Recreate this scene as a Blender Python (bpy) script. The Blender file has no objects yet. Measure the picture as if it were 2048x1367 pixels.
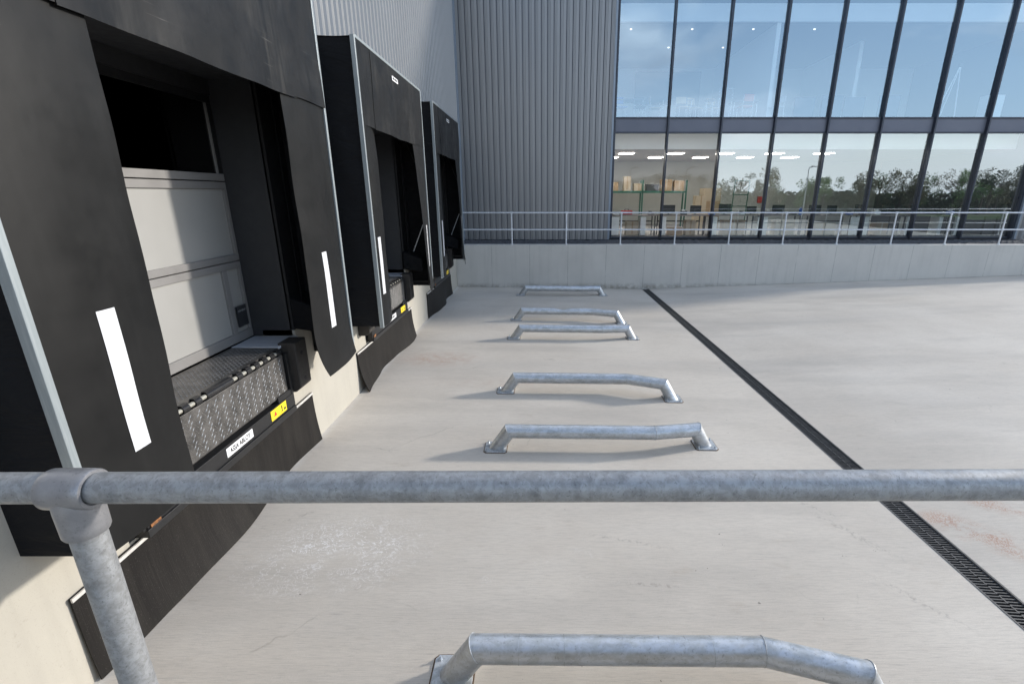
import bpy, bmesh, math, random
from mathutils import Vector, Matrix, noise as mnoise
R = math.radians
random.seed(7)
scn = bpy.context.scene
COL = scn.collection
H = 3.22                                   # eye height above the yard

# ------------------------------------------------------------------ camera
cd = bpy.data.cameras.new('camera'); cam = bpy.data.objects.new('camera', cd); COL.objects.link(cam)
cd.sensor_width = 36; cd.lens = 951/2048*36; cd.shift_x = -61/2048
cd.clip_start = 0.02; cd.clip_end = 2000
cam.location = (0, 0, H); cam.rotation_euler = (R(90-17.24), 0, 0)
scn.camera = cam
# ------------------------------------------------------------------ light
SUN_EL = R(17.5); SX, SY = .95, .315       # ground direction towards the sun
n = math.hypot(SX, SY); SX /= n; SY /= n
sd = bpy.data.lights.new('sun', 'SUN'); sd.energy = 1.75; sd.angle = R(4.0); sd.color = (1, .94, .86)
sun = bpy.data.objects.new('sun', sd); COL.objects.link(sun)
tos = Vector((SX*math.cos(SUN_EL), SY*math.cos(SUN_EL), math.sin(SUN_EL)))
sun.rotation_euler = tos.to_track_quat('Z', 'Y').to_euler()
w = bpy.data.worlds.new('World'); scn.world = w; w.use_nodes = True
nt = w.node_tree; nt.nodes.clear()
def N(t, typ, **k):
    nd = t.nodes.new(typ)
    for a, b in k.items(): setattr(nd, a, b)
    return nd
out = N(nt, 'ShaderNodeOutputWorld'); bg = N(nt, 'ShaderNodeBackground'); bg.inputs[1].default_value = .15
sky = N(nt, 'ShaderNodeTexSky', sky_type='NISHITA', sun_disc=False, sun_elevation=SUN_EL, sun_rotation=math.atan2(SX, SY))
sky.air_density = 1.0; sky.dust_density = .6; sky.ozone_density = 1.5
tc = N(nt, 'ShaderNodeTexCoord'); mp = N(nt, 'ShaderNodeMapping'); mp.inputs['Scale'].default_value = (1, 1, 2.6)
nz = N(nt, 'ShaderNodeTexNoise'); nz.inputs['Scale'].default_value = 2.3; nz.inputs['Detail'].default_value = 7; nz.inputs['Roughness'].default_value = .55; nz.inputs['Distortion'].default_value = .3
cr = N(nt, 'ShaderNodeValToRGB'); cr.color_ramp.elements[0].position = .52; cr.color_ramp.elements[1].position = .62
nz2 = N(nt, 'ShaderNodeTexNoise'); nz2.inputs['Scale'].default_value = 4.5; nz2.inputs['Detail'].default_value = 5
cc = N(nt, 'ShaderNodeValToRGB')
cc.color_ramp.elements[0].position = .35; cc.color_ramp.elements[0].color = (2.6, 2.9, 3.4, 1)
cc.color_ramp.elements[1].position = .62; cc.color_ramp.elements[1].color = (7.0, 7.1, 7.3, 1)
mx = N(nt, 'ShaderNodeMix', data_type='RGBA')
L = nt.links.new
L(tc.outputs['Generated'], mp.inputs[0]); L(mp.outputs[0], nz.inputs['Vector']); L(mp.outputs[0], nz2.inputs['Vector'])
L(nz.outputs['Fac'], cr.inputs[0]); L(nz2.outputs['Fac'], cc.inputs[0])
L(cr.outputs[0], mx.inputs['Factor']); L(sky.outputs[0], mx.inputs['A']); L(cc.outputs[0], mx.inputs['B'])
sx_ = N(nt, 'ShaderNodeSeparateXYZ'); hz = N(nt, 'ShaderNodeMapRange'); hz.inputs[1].default_value = .0; hz.inputs[2].default_value = .46; hz.inputs[3].default_value = .95; hz.inputs[4].default_value = 0
mh = N(nt, 'ShaderNodeMix', data_type='RGBA'); mh.inputs['B'].default_value = (4.6, 5.0, 5.6, 1)
L(tc.outputs['Generated'], sx_.inputs[0]); L(sx_.outputs[2], hz.inputs[0]); L(hz.outputs[0], mh.inputs['Factor']); L(mx.outputs['Result'], mh.inputs['A'])
L(mh.outputs['Result'], bg.inputs[0]); L(bg.outputs[0], out.inputs[0])
scn.view_settings.view_transform = 'Standard'; scn.view_settings.look = 'None'
scn.view_settings.exposure = 1.33; scn.view_settings.gamma = 1
scn.cycles.max_bounces = 8; scn.cycles.transparent_max_bounces = 12; scn.cycles.sample_clamp_indirect = 6
scn.cycles.use_denoising = True

# ------------------------------------------------------------------ materials
class Mt:
    """small procedural material builder"""
    def __init__(s, name, col=(.5, .5, .5), rough=.5, metal=0, spec=.5):
        s.m = bpy.data.materials.new(name); s.m.use_nodes = True; s.t = s.m.node_tree
        s.b = s.t.nodes['Principled BSDF']; s.col = None
        s.b.inputs['Base Color'].default_value = (*col, 1); s.b.inputs['Roughness'].default_value = rough
        s.b.inputs['Metallic'].default_value = metal; s.b.inputs['Specular IOR Level'].default_value = spec
        s.tc = N(s.t, 'ShaderNodeTexCoord'); s.c = (*col, 1)
    def L(s, a, b): s.t.links.new(a, b)
    def noise(s, scale=5, detail=4, rough=.55, st=(1, 1, 1), dist=0, coord='Object', w=0):
        m = N(s.t, 'ShaderNodeMapping'); m.inputs['Scale'].default_value = st; m.inputs['Location'].default_value = (w, w*1.7, w*.6)
        n_ = N(s.t, 'ShaderNodeTexNoise'); n_.inputs['Scale'].default_value = scale; n_.inputs['Detail'].default_value = detail
        n_.inputs['Roughness'].default_value = rough; n_.inputs['Distortion'].default_value = dist
        s.L(s.tc.outputs[coord], m.inputs[0]); s.L(m.outputs[0], n_.inputs['Vector']); return n_.outputs['Fac']
    def voro(s, scale=5, st=(1, 1, 1), feature='F1', outp='Color', coord='Object'):
        m = N(s.t, 'ShaderNodeMapping'); m.inputs['Scale'].default_value = st
        n_ = N(s.t, 'ShaderNodeTexVoronoi', feature=feature); n_.inputs['Scale'].default_value = scale
        s.L(s.tc.outputs[coord], m.inputs[0]); s.L(m.outputs[0], n_.inputs['Vector']); return n_.outputs[outp]
    def ramp(s, f, a, b, lo=0., hi=1.):
        r = N(s.t, 'ShaderNodeMapRange'); r.inputs[1].default_value = a; r.inputs[2].default_value = b
        r.inputs[3].default_value = lo; r.inputs[4].default_value = hi; s.L(f, r.inputs[0]); return r.outputs[0]
    def math(s, op, a, b=None):
        r = N(s.t, 'ShaderNodeMath', operation=op)
        for i, v in enumerate((a, b)):
            if v is None: continue
            if isinstance(v, (int, float)): r.inputs[i].default_value = v
            else: s.L(v, r.inputs[i])
        return r.outputs[0]
    def mix(s, fac, colb, mode='MIX'):
        """lay colour b over what is there, by a mask"""
        m = N(s.t, 'ShaderNodeMix', data_type='RGBA', blend_type=mode)
        if isinstance(fac, float): m.inputs['Factor'].default_value = fac
        else: s.L(fac, m.inputs['Factor'])
        if s.col is None: m.inputs['A'].default_value = s.c
        else: s.L(s.col, m.inputs['A'])
        if isinstance(colb, tuple): m.inputs['B'].default_value = (*colb, 1)
        else: s.L(colb, m.inputs['B'])
        s.col = m.outputs['Result']; s.L(s.col, s.b.inputs['Base Color']); return s
    def rough(s, f): s.L(f, s.b.inputs['Roughness']); return s
    def bump(s, f, st=.3, d=.01):
        b = N(s.t, 'ShaderNodeBump'); b.inputs['Strength'].default_value = st; b.inputs['Distance'].default_value = d
        s.L(f, b.inputs['Height'])
        if getattr(s, 'lastb', None): s.L(s.lastb, b.inputs['Normal'])
        s.lastb = b.outputs[0]; s.L(s.lastb, s.b.inputs['Normal']); return s
    def axis(s, i):
        x = N(s.t, 'ShaderNodeSeparateXYZ'); s.L(s.tc.outputs['Object'], x.inputs[0]); return x.outputs[i]
    def spot(s, x, y, rx, ry, ang=0.):
        """soft elliptical mask on the ground, 1 in the middle"""
        m = N(s.t, 'ShaderNodeMapping', vector_type='TEXTURE'); m.inputs['Location'].default_value = (x, y, 0)
        m.inputs['Rotation'].default_value = (0, 0, ang); m.inputs['Scale'].default_value = (rx, ry, 1000)
        l = N(s.t, 'ShaderNodeVectorMath', operation='LENGTH'); s.L(s.tc.outputs['Object'], m.inputs[0]); s.L(m.outputs[0], l.inputs[0])
        return s.ramp(l.outputs['Value'], 1., .35)

# yard concrete: brushed across, stained, scuffed
G = Mt('brushed_concrete', (.50, .45, .385), .78, spec=.35)
st1 = G.noise(1.0, 5, .65, (2.2, 85, 1), dist=.4); st2 = G.noise(1.0, 4, .65, (9, 260, 1), w=3)
G.mix(G.ramp(G.noise(.55, 6, .6), .35, .68), (.57, .52, .45))
G.mix(G.ramp(G.noise(.8, 5, .6, (.35, 1.6, 1), w=5), .48, .70, 0, .6), (.39, .355, .31))
G.mix(G.ramp(G.noise(.35, 5, .65, (.5, 1.3, 1), w=9), .5, .7, 0, .35), (.60, .56, .50))
G.mix(G.math('MULTIPLY', G.ramp(st1,   .53, .70, 0, .42), G.ramp(G.noise(1.3, 4, .6, w=31), .35, .65, .25, 1)), (.27, .25, .23)); G.mix(G.ramp(st2, .50, .68, 0, .42), (.24, .22, .20))
G.mix(G.ramp(G.noise(230, 2, .6), .56, .72, 0, .4), (.24, .22, .20)); G.mix(G.ramp(G.noise(90, 3, .7, w=17), .60, .74, 0, .35), (.66, .64, .61))
G.mix(G.ramp(G.noise(14, 3, .6, w=23), .735, .76, 0, .8), (.10, .09, .08))
for (x, y, rx, ry, st_) in ((1.5, 8.9, 9, .55, .22), (3.5, 12.2, 10, .8, .2), (6.5, 7.2, 4, .5, .16), (1.2, 6.6, 3.5, .3, .14)):  # broad soft shadow bands across the yard, painted into the concrete colour
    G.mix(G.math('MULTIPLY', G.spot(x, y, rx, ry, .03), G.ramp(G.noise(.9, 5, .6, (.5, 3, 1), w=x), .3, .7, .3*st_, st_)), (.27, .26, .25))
for (x, y, rx, ry, a) in ((3.15, 4.05, .55, .07, -.95), (3.2, 3.2, .45, .05, -.9), (3.0, 4.45, .3, .05, -.7), (.85, 3.9, .6, .035, -.25), (1.0, 3.35, .4, .03, -.1), (-2.6, 4.2, .5, .035, .55)):
    G.mix(G.math('MULTIPLY', G.spot(x, y, rx, ry, a), G.ramp(G.noise(26, 4, .7, (1, 1, 1), w=x), .50, .62, 0, .42)), (.20, .18, .16))
G.mix(G.ramp(G.noise(2.2, 6, .65, (1, 2, 1), w=14), .62, .74, 0, .35), (.36, .30, .24))
for (x, y, rx, ry, a, s_) in ((-2.15, 9.25, .75, .42, 0, .75), (4.42, 4.02, .5, .2, -.9, 1.), (4.95, 4.5, .42, .16, -.75, .85), (4.25, 4.22, .25, .14, -.5, .7), (-.6, 8.0, 1.6, .25, 0, .2)):
    f = G.math('MULTIPLY', G.spot(x, y, rx*1.3, ry*1.3, a), G.ramp(G.noise(75, 3, .7, w=2), .42, .58))
    f = G.math('MULTIPLY', f, G.ramp(G.noise(5, 4, .6, w=7), .38, .56, 0, s_))
    G.mix(f, (.38, .225, .16))
# trowel marks, polished and pale
sq = G.noise(3.6, 4, .55, (1.5, 2.4, 1), dist=3.0, w=4); sq = G.math('ABSOLUTE', G.math('SUBTRACT', sq, .5))
sqm = G.ramp(sq, .002, .026, 1, 0)
sq2 = G.math('MULTIPLY', G.spot(-1.95, 3.72, 1.05, .62, .12), sqm)
sq3 = G.math('MULTIPLY', G.spot(.05, 3.55, 1.0, .3, 0), G.math('MULTIPLY', sqm, G.ramp(G.noise(3, 3), .56, .66)))
sqa = G.math('MULTIPLY', G.math('MAXIMUM', sq2, sq3), G.ramp(G.noise(2.5, 4, .6, w=1), .30, .48))
G.mix(G.math('MULTIPLY', sqa, .95), (.80, .78, .76))
# hairline cracks
vc = N(G.t, 'ShaderNodeTexVoronoi', feature='DISTANCE_TO_EDGE'); vc.inputs['Scale'].default_value = .42
nv = N(G.t, 'ShaderNodeTexNoise'); nv.inputs['Scale'].default_value = 2.4; nv.inputs['Detail'].default_value = 6
va = N(G.t, 'ShaderNodeMix', data_type='RGBA', blend_type='ADD'); va.inputs['Factor'].default_value = .35
G.L(G.tc.outputs['Object'], nv.inputs['Vector']); G.L(G.tc.outputs['Object'], va.inputs['A']); G.L(nv.outputs['Color'], va.inputs['B']); G.L(va.outputs['Result'], vc.inputs['Vector'])
crk = G.math('MULTIPLY', G.ramp(vc.outputs['Distance'], 0, .004, 1, 0), G.ramp(G.noise(1.1, 4, .6, w=21), .55, .62))
G.mix(G.math('MULTIPLY', crk, .28), (.15, .13, .11))
# dirt gathered where the yard meets the walls
edge = G.math('MULTIPLY', G.ramp(G.axis(1), 17.0, 17.2), G.ramp(G.noise(3, 5, .7, w=8), .35, .6))
G.mix(G.math('MULTIPLY', edge, .6), (.13, .115, .09))
edx = G.math('MULTIPLY', G.ramp(G.axis(0), -2.98, -3.08), G.ramp(G.noise(4, 5, .7, w=18), .3, .55))
G.mix(G.math('MULTIPLY', edx, .6), (.62, .60, .56))
G.rough(G.math('SUBTRACT', G.ramp(st1, .3, .7, .7, .85), G.math('MULTIPLY', sqa, .35)))
G.bump(st2, .35, .004); G.bump(G.noise(260, 2, .6), .25, .002); G.bump(sqa, .3, .003)
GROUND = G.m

def concrete(name, col, dark, joint=None, streak=.3):
    M = Mt(name, col, .82, spec=.3)
    M.mix(M.ramp(M.noise(1.1, 6, .6), .35, .7, 0, .7), dark)
    M.mix(M.ramp(M.noise(1, 4, .6, (7, 7, .5), w=4), .5, .75, 0, streak), tuple(c*.62 for c in col))
    M.mix(M.ramp(M.noise(28, 3, .6, w=2), .60, .72, 0, .3), tuple(c*.6 for c in col))
    M.mix(M.ramp(M.noise(150, 2, .6, w=3), .62, .7, 0, .4), tuple(c*.5 for c in col))
    if joint:
        fr = M.math('PINGPONG', M.math('SUBTRACT', M.axis(0), -2.98), joint/2)
        ln = M.math('MULTIPLY', M.ramp(fr, .004, .012, 1, 0), M.ramp(M.noise(1.3, 5, .7, (.3, 1, 2.2), w=6), .36, .52))
        M.mix(M.math('MULTIPLY', ln, .6), (.12, .115, .11)); M.bump(ln, -.3, .006)
        pa = M.voro(1/joint*1.0, (1, .01, .01), outp='Color')
        m = M.math('MULTIPLY', M.ramp(pa, 0, 1, 0, .25), 1.0); M.mix(m, dark)
        base = M.math('MULTIPLY', M.ramp(M.axis(2), .16, -.02), M.ramp(M.noise(4, 5, .7, w=9), .4, .6))
        M.mix(M.math('MULTIPLY', base, .7), (.14, .13, .10))
    M.bump(M.noise(60, 4, .6), .2, .004)
    return M.m
RETWALL = concrete('cast_concrete_grey', (.52, .50, .46), (.44, .425, .395), 1.37)
DOCKWALL = concrete('cast_concrete_warm', (.41, .385, .33), (.35, .33, .29), None, .22)
COPING = concrete('concrete_coping', (.50, .49, .48), (.43, .42, .41))

def galv(name, base, dark, light, rough=.42, metal=.75, scale=40, st=(1, 1, 1)):
    M = Mt(name, base, rough, metal, .5)
    M.mix(M.ramp(M.noise(scale, 6, .72, st, dist=.6), .42, .58), light)
    M.mix(M.ramp(M.noise(scale*.35, 5, .65, st, w=5), .52, .70, 0, .7), dark)
    M.mix(M.ramp(M.noise(scale*2.4, 2, .5, w=11), .5, .7, 0, .4), light)
    M.mix(M.ramp(M.noise(scale*2.6, 3, .7, w=8), .60, .66, 0, .4), tuple(c*.5 for c in dark)); M.mix(M.ramp(M.noise(scale*1.2, 4, .7, (3, .5, 1), w=18), .64, .70, 0, .6), tuple(c*.6 for c in dark))
    M.rough(M.ramp(M.noise(scale*.6, 4, .6, w=3), .35, .65, rough-.08, rough+.14))
    M.bump(M.noise(scale*3, 3, .6), .12, .001)
    return M.m
GALV = galv('weathered_galvanised_tube', (.25, .252, .252), (.165, .168, .17), (.33, .338, .345), .5, .5, 68)
CAST = Mt('cast_galvanised_fitting', (.24, .24, .25), .38, .6); CAST.mix(CAST.ramp(CAST.noise(30, 4), .4, .7), (.31, .31, .32)); CAST.mix(CAST.ramp(CAST.noise(160, 3, .6), .58, .7, 0, .5), (.15, .15, .16)); CAST.bump(CAST.noise(240, 2), .25, .0012); CAST = CAST.m
GALVG = galv('galvanised_wheel_guide', (.42, .435, .44), (.30, .305, .30), (.52, .545, .575), .36, .6, 17, (.6, 1, 1))
PLATE = galv('galvanised_base_plate', (.38, .40, .40), (.24, .24, .23), (.5, .52, .54), .5, .5, 22)
WHITERAIL = Mt('pale_galvanised_rail', (.55, .57, .60), .5, .35); WHITERAIL.mix(WHITERAIL.ramp(WHITERAIL.noise(20), .4, .7), (.68, .70, .73)); WHITERAIL = WHITERAIL.m
ALU = Mt('aluminium_edge', (.25, .28, .29), .45, .3); ALU.mix(ALU.ramp(ALU.noise(6, 4, .6, (12, 12, .8)), .45, .75, 0, .5), (.36, .39, .40)); ALU = ALU.m

def rubber(name, col, light, rough=.48):
    M = Mt(name, col, rough, 0, .22)
    M.mix(M.ramp(M.noise(1.6, 6, .6), .42, .75, 0, .6), light)
    M.mix(M.ramp(M.noise(1.5, 5, .65, (3, 3, .35), w=6), .52, .78, 0, .45), tuple(c*1.7 for c in light))
    M.mix(M.ramp(M.noise(120, 2, .6), .68, .75, 0, .5), tuple(c*2.3 for c in light))
    M.rough(M.ramp(M.noise(3, 5, .65, w=3), .3, .7, rough-.07, rough+.12))
    M.bump(M.noise(1.4, 4, .5, (1, 1, .6), w=2), .35, .03); M.bump(M.noise(300, 2, .5), .1, .001)
    return M
FLAP = rubber('black_rubber_curtain', (.0062, .0062, .0062), (.0095, .0094, .0092), .42).m
HD = rubber('scuffed_head_curtain', (.007, .007, .0073), (.011, .011, .011), .41)
sc = HD.noise(1, 4, .7, (1, 1.2, 75), w=2)
HD.mix(HD.math('MULTIPLY', HD.ramp(sc, .62, .72), HD.ramp(HD.noise(2, 3, .6, w=12), .5, .62, 0, .7)), (.16, .15, .14))
HD.mix(HD.math('MULTIPLY', HD.ramp(HD.noise(1, 4, .6, (1, 16, 1.2), w=6), .44, .62), HD.ramp(HD.noise(1.1, 3, .5, w=19), .50, .62, 0, .35)), (.060, .056, .050))
HEAD = HD.m
FABRIC = Mt('black_side_fabric', (.006, .0065, .008), .8, 0, .2); FABRIC.bump(FABRIC.noise(1.8, 4, .55, (1, 1, 2.5), dist=1.0), .9, .05); FABRIC.mix(FABRIC.ramp(FABRIC.noise(3, 5), .5, .8, 0, .5), (.010, .0105, .012)); FABRIC = FABRIC.m
MAT = Mt('ribbed_rubber_mat', (.010, .009, .0085), .55, 0, .15); MAT.mix(MAT.ramp(MAT.noise(1, 5, .65, (1, 5, .6)), .4, .7, 0, .8), (.020, .018, .016)); MAT.mix(MAT.ramp(MAT.noise(1, 3, .6, (1, 170, 2), w=3), .5, .7, 0, .4), (.034, .031, .028)); MAT.mix(MAT.ramp(MAT.noise(140, 2), .66, .74, 0, .6), (.12, .11, .10)); MAT.bump(MAT.noise(1, 2, .5, (1, 170, 2), w=3), .3, .003); MAT = MAT.m
def plain(name, col, rough=.5, metal=0, var=.25, scale=6, spec=.5, bump=.0):
    M = Mt(name, col, rough, metal, spec); M.mix(M.ramp(M.noise(scale, 5, .6), .35, .7, 0, var), tuple(c*.55 for c in col))
    M.rough(M.ramp(M.noise(scale*2, 3, .6, w=2), .3, .7, max(.03, rough-.06), min(1, rough+.08)))
    if bump: M.bump(M.noise(scale*20, 3), bump, .003)
    return M.m
GROUT = plain('stained_grout', (.12, .075, .045), .85, 0, .6, 30)
CORD = plain('dull_black_cord', (.012, .012, .013), .9, 0, .1, 6, 0)
STRIPE = plain('white_reflective_strip', (.58, .585, .60), .4, 0, .06)
BLACKST = plain('black_painted_steel', (.018, .018, .019), .4, .2, .5, 9)
DARKGAP = plain('dark_recess_paint', (.012, .012, .013), .7)
BUMPER = plain('black_rubber_block', (.028, .024, .021), .65, 0, .5, 14, bump=.4)
JAMB = plain('charcoal_jamb_lining', (.030, .031, .034), .6, 0, .2)
DOORP = plain('grey_door_panel', (.30, .295, .28), .5, 0, .12, 2); DOORF = plain('grey_door_frame', (.24, .232, .225), .42, .2, .12, 3)
PIN = plain('pale_hinge_pin', (.40, .385, .33), .4, .3, .3, 30)
SEAM = plain('white_clamp_strip', (.62, .60, .57), .5, .2, .5, 18)
YEL = plain('yellow_warning_label', (.85, .62, .02), .45, 0, .1); WLAB = plain('white_label_film', (.80, .80, .80), .45, 0, .1, 20)
INK = plain('black_ink', (.015, .015, .015), .5); REDINK = plain('red_ink', (.6, .05, .03), .5); GREYINK = plain('grey_ink', (.35, .35, .36), .5)
RUST = Mt('rusty_steel', (.12, .05, .02), .8); RUST.mix(RUST.ramp(RUST.noise(40), .4, .6), (.32, .13, .04)); RUST = RUST.m
IRON = Mt('cast_iron_grate', (.045, .045, .046), .55, .3); IRON.mix(IRON.ramp(IRON.noise(6, 5), .45, .7, 0, .7), (.10, .098, .095)); IRON.mix(IRON.ramp(IRON.noise(90, 2), .6, .7, 0, .4), (.17, .165, .16)); IRON = IRON.m
SILVERCLAD = Mt('silver_cladding_sheet', (.25, .255, .26), .40, .35); SILVERCLAD.mix(SILVERCLAD.ramp(SILVERCLAD.noise(.6, 3), .4, .7, 0, .4), (.29, .295, .30)); SILVERCLAD = SILVERCLAD.m
DARKCLAD = Mt('slate_grey_cladding_sheet', (.235, .238, .242), .36, .35); DARKCLAD.mix(DARKCLAD.ramp(DARKCLAD.noise(1, 4, .6, (2, 1, .3)), .4, .7, 0, .4), (.265, .268, .272)); DARKCLAD = DARKCLAD.m
TRIM = plain('blue_grey_flashing', (.22, .26, .31), .35, .3, .15)
MULL = plain('dark_mullion_paint', (.035, .042, .06), .32, .3, .15); SPAN = plain('spandrel_panel_paint', (.12, .13, .165), .4, .2, .12, 1.5)
LEV = Mt('checker_plate_steel', (.19, .18, .17), .40, .75); LEV.mix(LEV.ramp(LEV.noise(7, 6, .65), .4, .7), (.07, .068, .066)); LEV.mix(LEV.ramp(LEV.noise(30, 3), .6, .75, 0, .3), (.26, .25, .24)); LEV.bump(LEV.noise(90, 3), .3, .003); LEV = LEV.m
STUD = Mt('worn_bright_steel', (.33, .325, .31), .32, .85); STUD.mix(STUD.ramp(STUD.noise(6, 4, w=3), .45, .68), (.22, .21, .20)); STUD = STUD.m
PLATEW = plain('pale_worn_plate', (.50, .52, .56), .4, .2, .3, 8)
INWALL = plain('cream_office_wall', (.48, .48, .45), .8, 0, .05); INWHITE = plain('white_office_plaster', (.88, .88, .86), .8, 0, .03)
INCEIL = plain('grey_office_ceiling', (.30, .265, .26), .8, 0, .05); INFLOOR = plain('grey_office_carpet', (.30, .29, .28), .9, 0, .2)
CARD = plain('cardboard', (.34, .24, .15), .8, 0, .25, 4); CARD2 = plain('pale_cardboard', (.42, .35, .26), .8, 0, .2, 4)
WHITEF = plain('white_laminate', (.80, .82, .82), .4, 0, .05); GREEN = plain('green_racking_steel', (.02, .11, .08), .45, .2, .2)
REDP = plain('red_plastic', (.55, .03, .03), .4); ORANGE = plain('coral_chair_shell', (.70, .20, .14), .5); WOOD = plain('beech_chair_shell', (.62, .45, .26), .5, 0, .15)
BLUEP = plain('blue_plastic', (.03, .12, .5), .35); DKPL = plain('dark_plastic', (.03, .032, .036), .45); CHROME = plain('chromed_leg', (.65, .68, .70), .25, .8, .05)
TABLET = plain('dark_table_top', (.09, .12, .16), .45)
LAMP = Mt('ceiling_lamp_light', (.9, .9, .85)); LAMP.b.inputs['Emission Color'].default_value = (1, .97, .91, 1); LAMP.b.inputs['Emission Strength'].default_value = 10; LAMP = LAMP.m
GV = Mt('dark_stone_chippings', (.045, .048, .055), .8); GV.mix(GV.ramp(GV.voro(60), .3, 1, 0, .8), (.12, .125, .14)); GV.bump(GV.voro(45, outp='Distance'), .8, .03); GRAVEL = GV.m
BARK = plain('tree_bark', (.09, .075, .06), .9, 0, .4)
LEAF1 = plain('fresh_green_leaf', (.09, .19, .035), .6, 0, .4); LEAF2 = plain('budding_brown_leaf', (.13, .125, .06), .7, 0, .4); LEAF3 = plain('dark_green_leaf', (.03, .06, .02), .6, 0, .4)
GRASS = plain('rough_grass', (.06, .10, .025), .9, 0, .5, 2)

def glass(name, tint, refl, base):
    m = bpy.data.materials.new(name); m.use_nodes = True; t = m.node_tree; t.nodes.clear()
    o = N(t, 'ShaderNodeOutputMaterial'); tr = N(t, 'ShaderNodeBsdfTransparent'); gl = N(t, 'ShaderNodeBsdfGlossy'); ms = N(t, 'ShaderNodeMixShader')
    lw = N(t, 'ShaderNodeFresnel'); lw.inputs[0].default_value = 1.5
    mr = N(t, 'ShaderNodeMapRange'); mr.inputs[1].default_value = .04; mr.inputs[2].default_value = .5; mr.inputs[3].default_value = base; mr.inputs[4].default_value = .8
    tr.inputs[0].default_value = (*tint, 1); gl.inputs[0].default_value = (*refl, 1); gl.inputs['Roughness'].default_value = 0.0
    tcn = N(t, 'ShaderNodeTexCoord'); nn = N(t, 'ShaderNodeTexNoise'); nn.inputs['Scale'].default_value = .55; nn.inputs['Detail'].default_value = 1
    bp = N(t, 'ShaderNodeBump'); bp.inputs['Strength'].default_value = .10; bp.inputs['Distance'].default_value = .05
    t.links.new(tcn.outputs['Object'], nn.inputs['Vector']); t.links.new(nn.outputs['Fac'], bp.inputs['Height']); t.links.new(bp.outputs[0], gl.inputs['Normal'])
    t.links.new(lw.outputs[0], mr.inputs[0]); t.links.new(mr.outputs[0], ms.inputs[0]); t.links.new(tr.outputs[0], ms.inputs[1]); t.links.new(gl.outputs[0], ms.inputs[2]); t.links.new(ms.outputs[0], o.inputs[0])
    return m
GLASS_UP = glass('blue_tinted_glazing', (.86, .95, .98), (.62, .82, 1.0), .32)
GLASS_LO = glass('clear_glazing', (.90, .95, .94), (.93, 1, 1), .32)
GLASS_CL = glass('least_reflective_glazing', (.95, .95, .93), (1, 1, 1), .07)
CLEARG = bpy.data.materials.new('inner_glass_face'); CLEARG.use_nodes = True; CLEARG.node_tree.nodes.clear()
_o = N(CLEARG.node_tree, 'ShaderNodeOutputMaterial'); _t = N(CLEARG.node_tree, 'ShaderNodeBsdfTransparent'); CLEARG.node_tree.links.new(_t.outputs[0], _o.inputs[0])
DOWNL = Mt('downlight_glow', (.9, .9, .85)); DOWNL.b.inputs['Emission Color'].default_value = (1, .97, .9, 1); DOWNL.b.inputs['Emission Strength'].default_value = .9; DOWNL = DOWNL.m
GLASS_DK = glass('dark_door_glazing', (.05, .04, .04), (.9, .9, .9), .03)

# ------------------------------------------------------------------ mesh helpers
def box(bm, x0, x1, y0, y1, z0, z1):
    v = [bm.verts.new(p) for p in ((x0,y0,z0),(x1,y0,z0),(x1,y1,z0),(x0,y1,z0),(x0,y0,z1),(x1,y0,z1),(x1,y1,z1),(x0,y1,z1))]
    for f in ((3,2,1,0),(4,5,6,7),(0,1,5,4),(1,2,6,5),(2,3,7,6),(3,0,4,7)): bm.faces.new([v[i] for i in f])
def tube(bm, pts, r, seg=16, cap=True, only=None):
    """mitred tube along a polyline"""
    pts = [Vector(p) for p in pts]; rings = []
    rr = r if isinstance(r, (list, tuple)) else [r]*len(pts)
    d0 = (pts[1]-pts[0]).normalized(); up = Vector((0, 0, 1)) if abs(d0.z) < .9 else Vector((0, 1, 0))
    a = d0.cross(up).normalized(); b = a.cross(d0).normalized()
    prev = None
    for i, p in enumerate(pts):
        din = (pts[i]-pts[i-1]).normalized() if i else (pts[1]-pts[0]).normalized()
        dou = (pts[i+1]-pts[i]).normalized() if i < len(pts)-1 else din
        nrm = (din+dou).normalized(); ring = []
        for k in range(seg):
            t = 2*math.pi*k/seg
            q = (pts[i-1] if i else pts[0]) + (a*math.cos(t)+b*math.sin(t))*rr[i] if prev is None else None
            if prev is None: q = p + (a*math.cos(t)+b*math.sin(t))*rr[i]
            else:
                off = prev[k] - pts[i-1]; off = off - din*off.dot(din); off = off.normalized()*rr[i]
                base = p + off; q = base + din*((p-base).dot(nrm)/max(.2, din.dot(nrm)))
            ring.append(q)
        prev = ring; rings.append([bm.verts.new(q) for q in ring])
        # re-square the offsets for the outgoing run
        if i and i < len(pts)-1: pass
    for j_, (r0, r1) in enumerate(zip(rings, rings[1:])):
        if only and j_ not in only: continue
        for k in range(seg): bm.faces.new((r0[k], r0[(k+1) % seg], r1[(k+1) % seg], r1[k]))
    if only:
        for v in [v for v in bm.verts if not v.link_faces]: bm.verts.remove(v)
    if cap: bm.faces.new(rings[0][::-1]); bm.faces.new(rings[-1])
def prism(bm, pts, y0, y1, axis='y'):
    """polygon (u,v) extruded along an axis"""
    def P(u, v, t): return (u, t, v) if axis == 'y' else ((t, u, v) if axis == 'x' else (u, v, t))
    a = [bm.verts.new(P(u, v, y0)) for u, v in pts]; b = [bm.verts.new(P(u, v, y1)) for u, v in pts]
    n_ = len(pts)
    for i in range(n_): bm.faces.new((a[i], a[(i+1) % n_], b[(i+1) % n_], b[i]))
    bm.faces.new(a[::-1]); bm.faces.new(b)
def grid(bm, nu, nv, f):
    vs = [[bm.verts.new(f(i/nu, j/nv)) for j in range(nv+1)] for i in range(nu+1)]
    for i in range(nu):
        for j in range(nv): bm.faces.new((vs[i][j], vs[i+1][j], vs[i+1][j+1], vs[i][j+1]))
def BM(): return bmesh.new()
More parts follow.
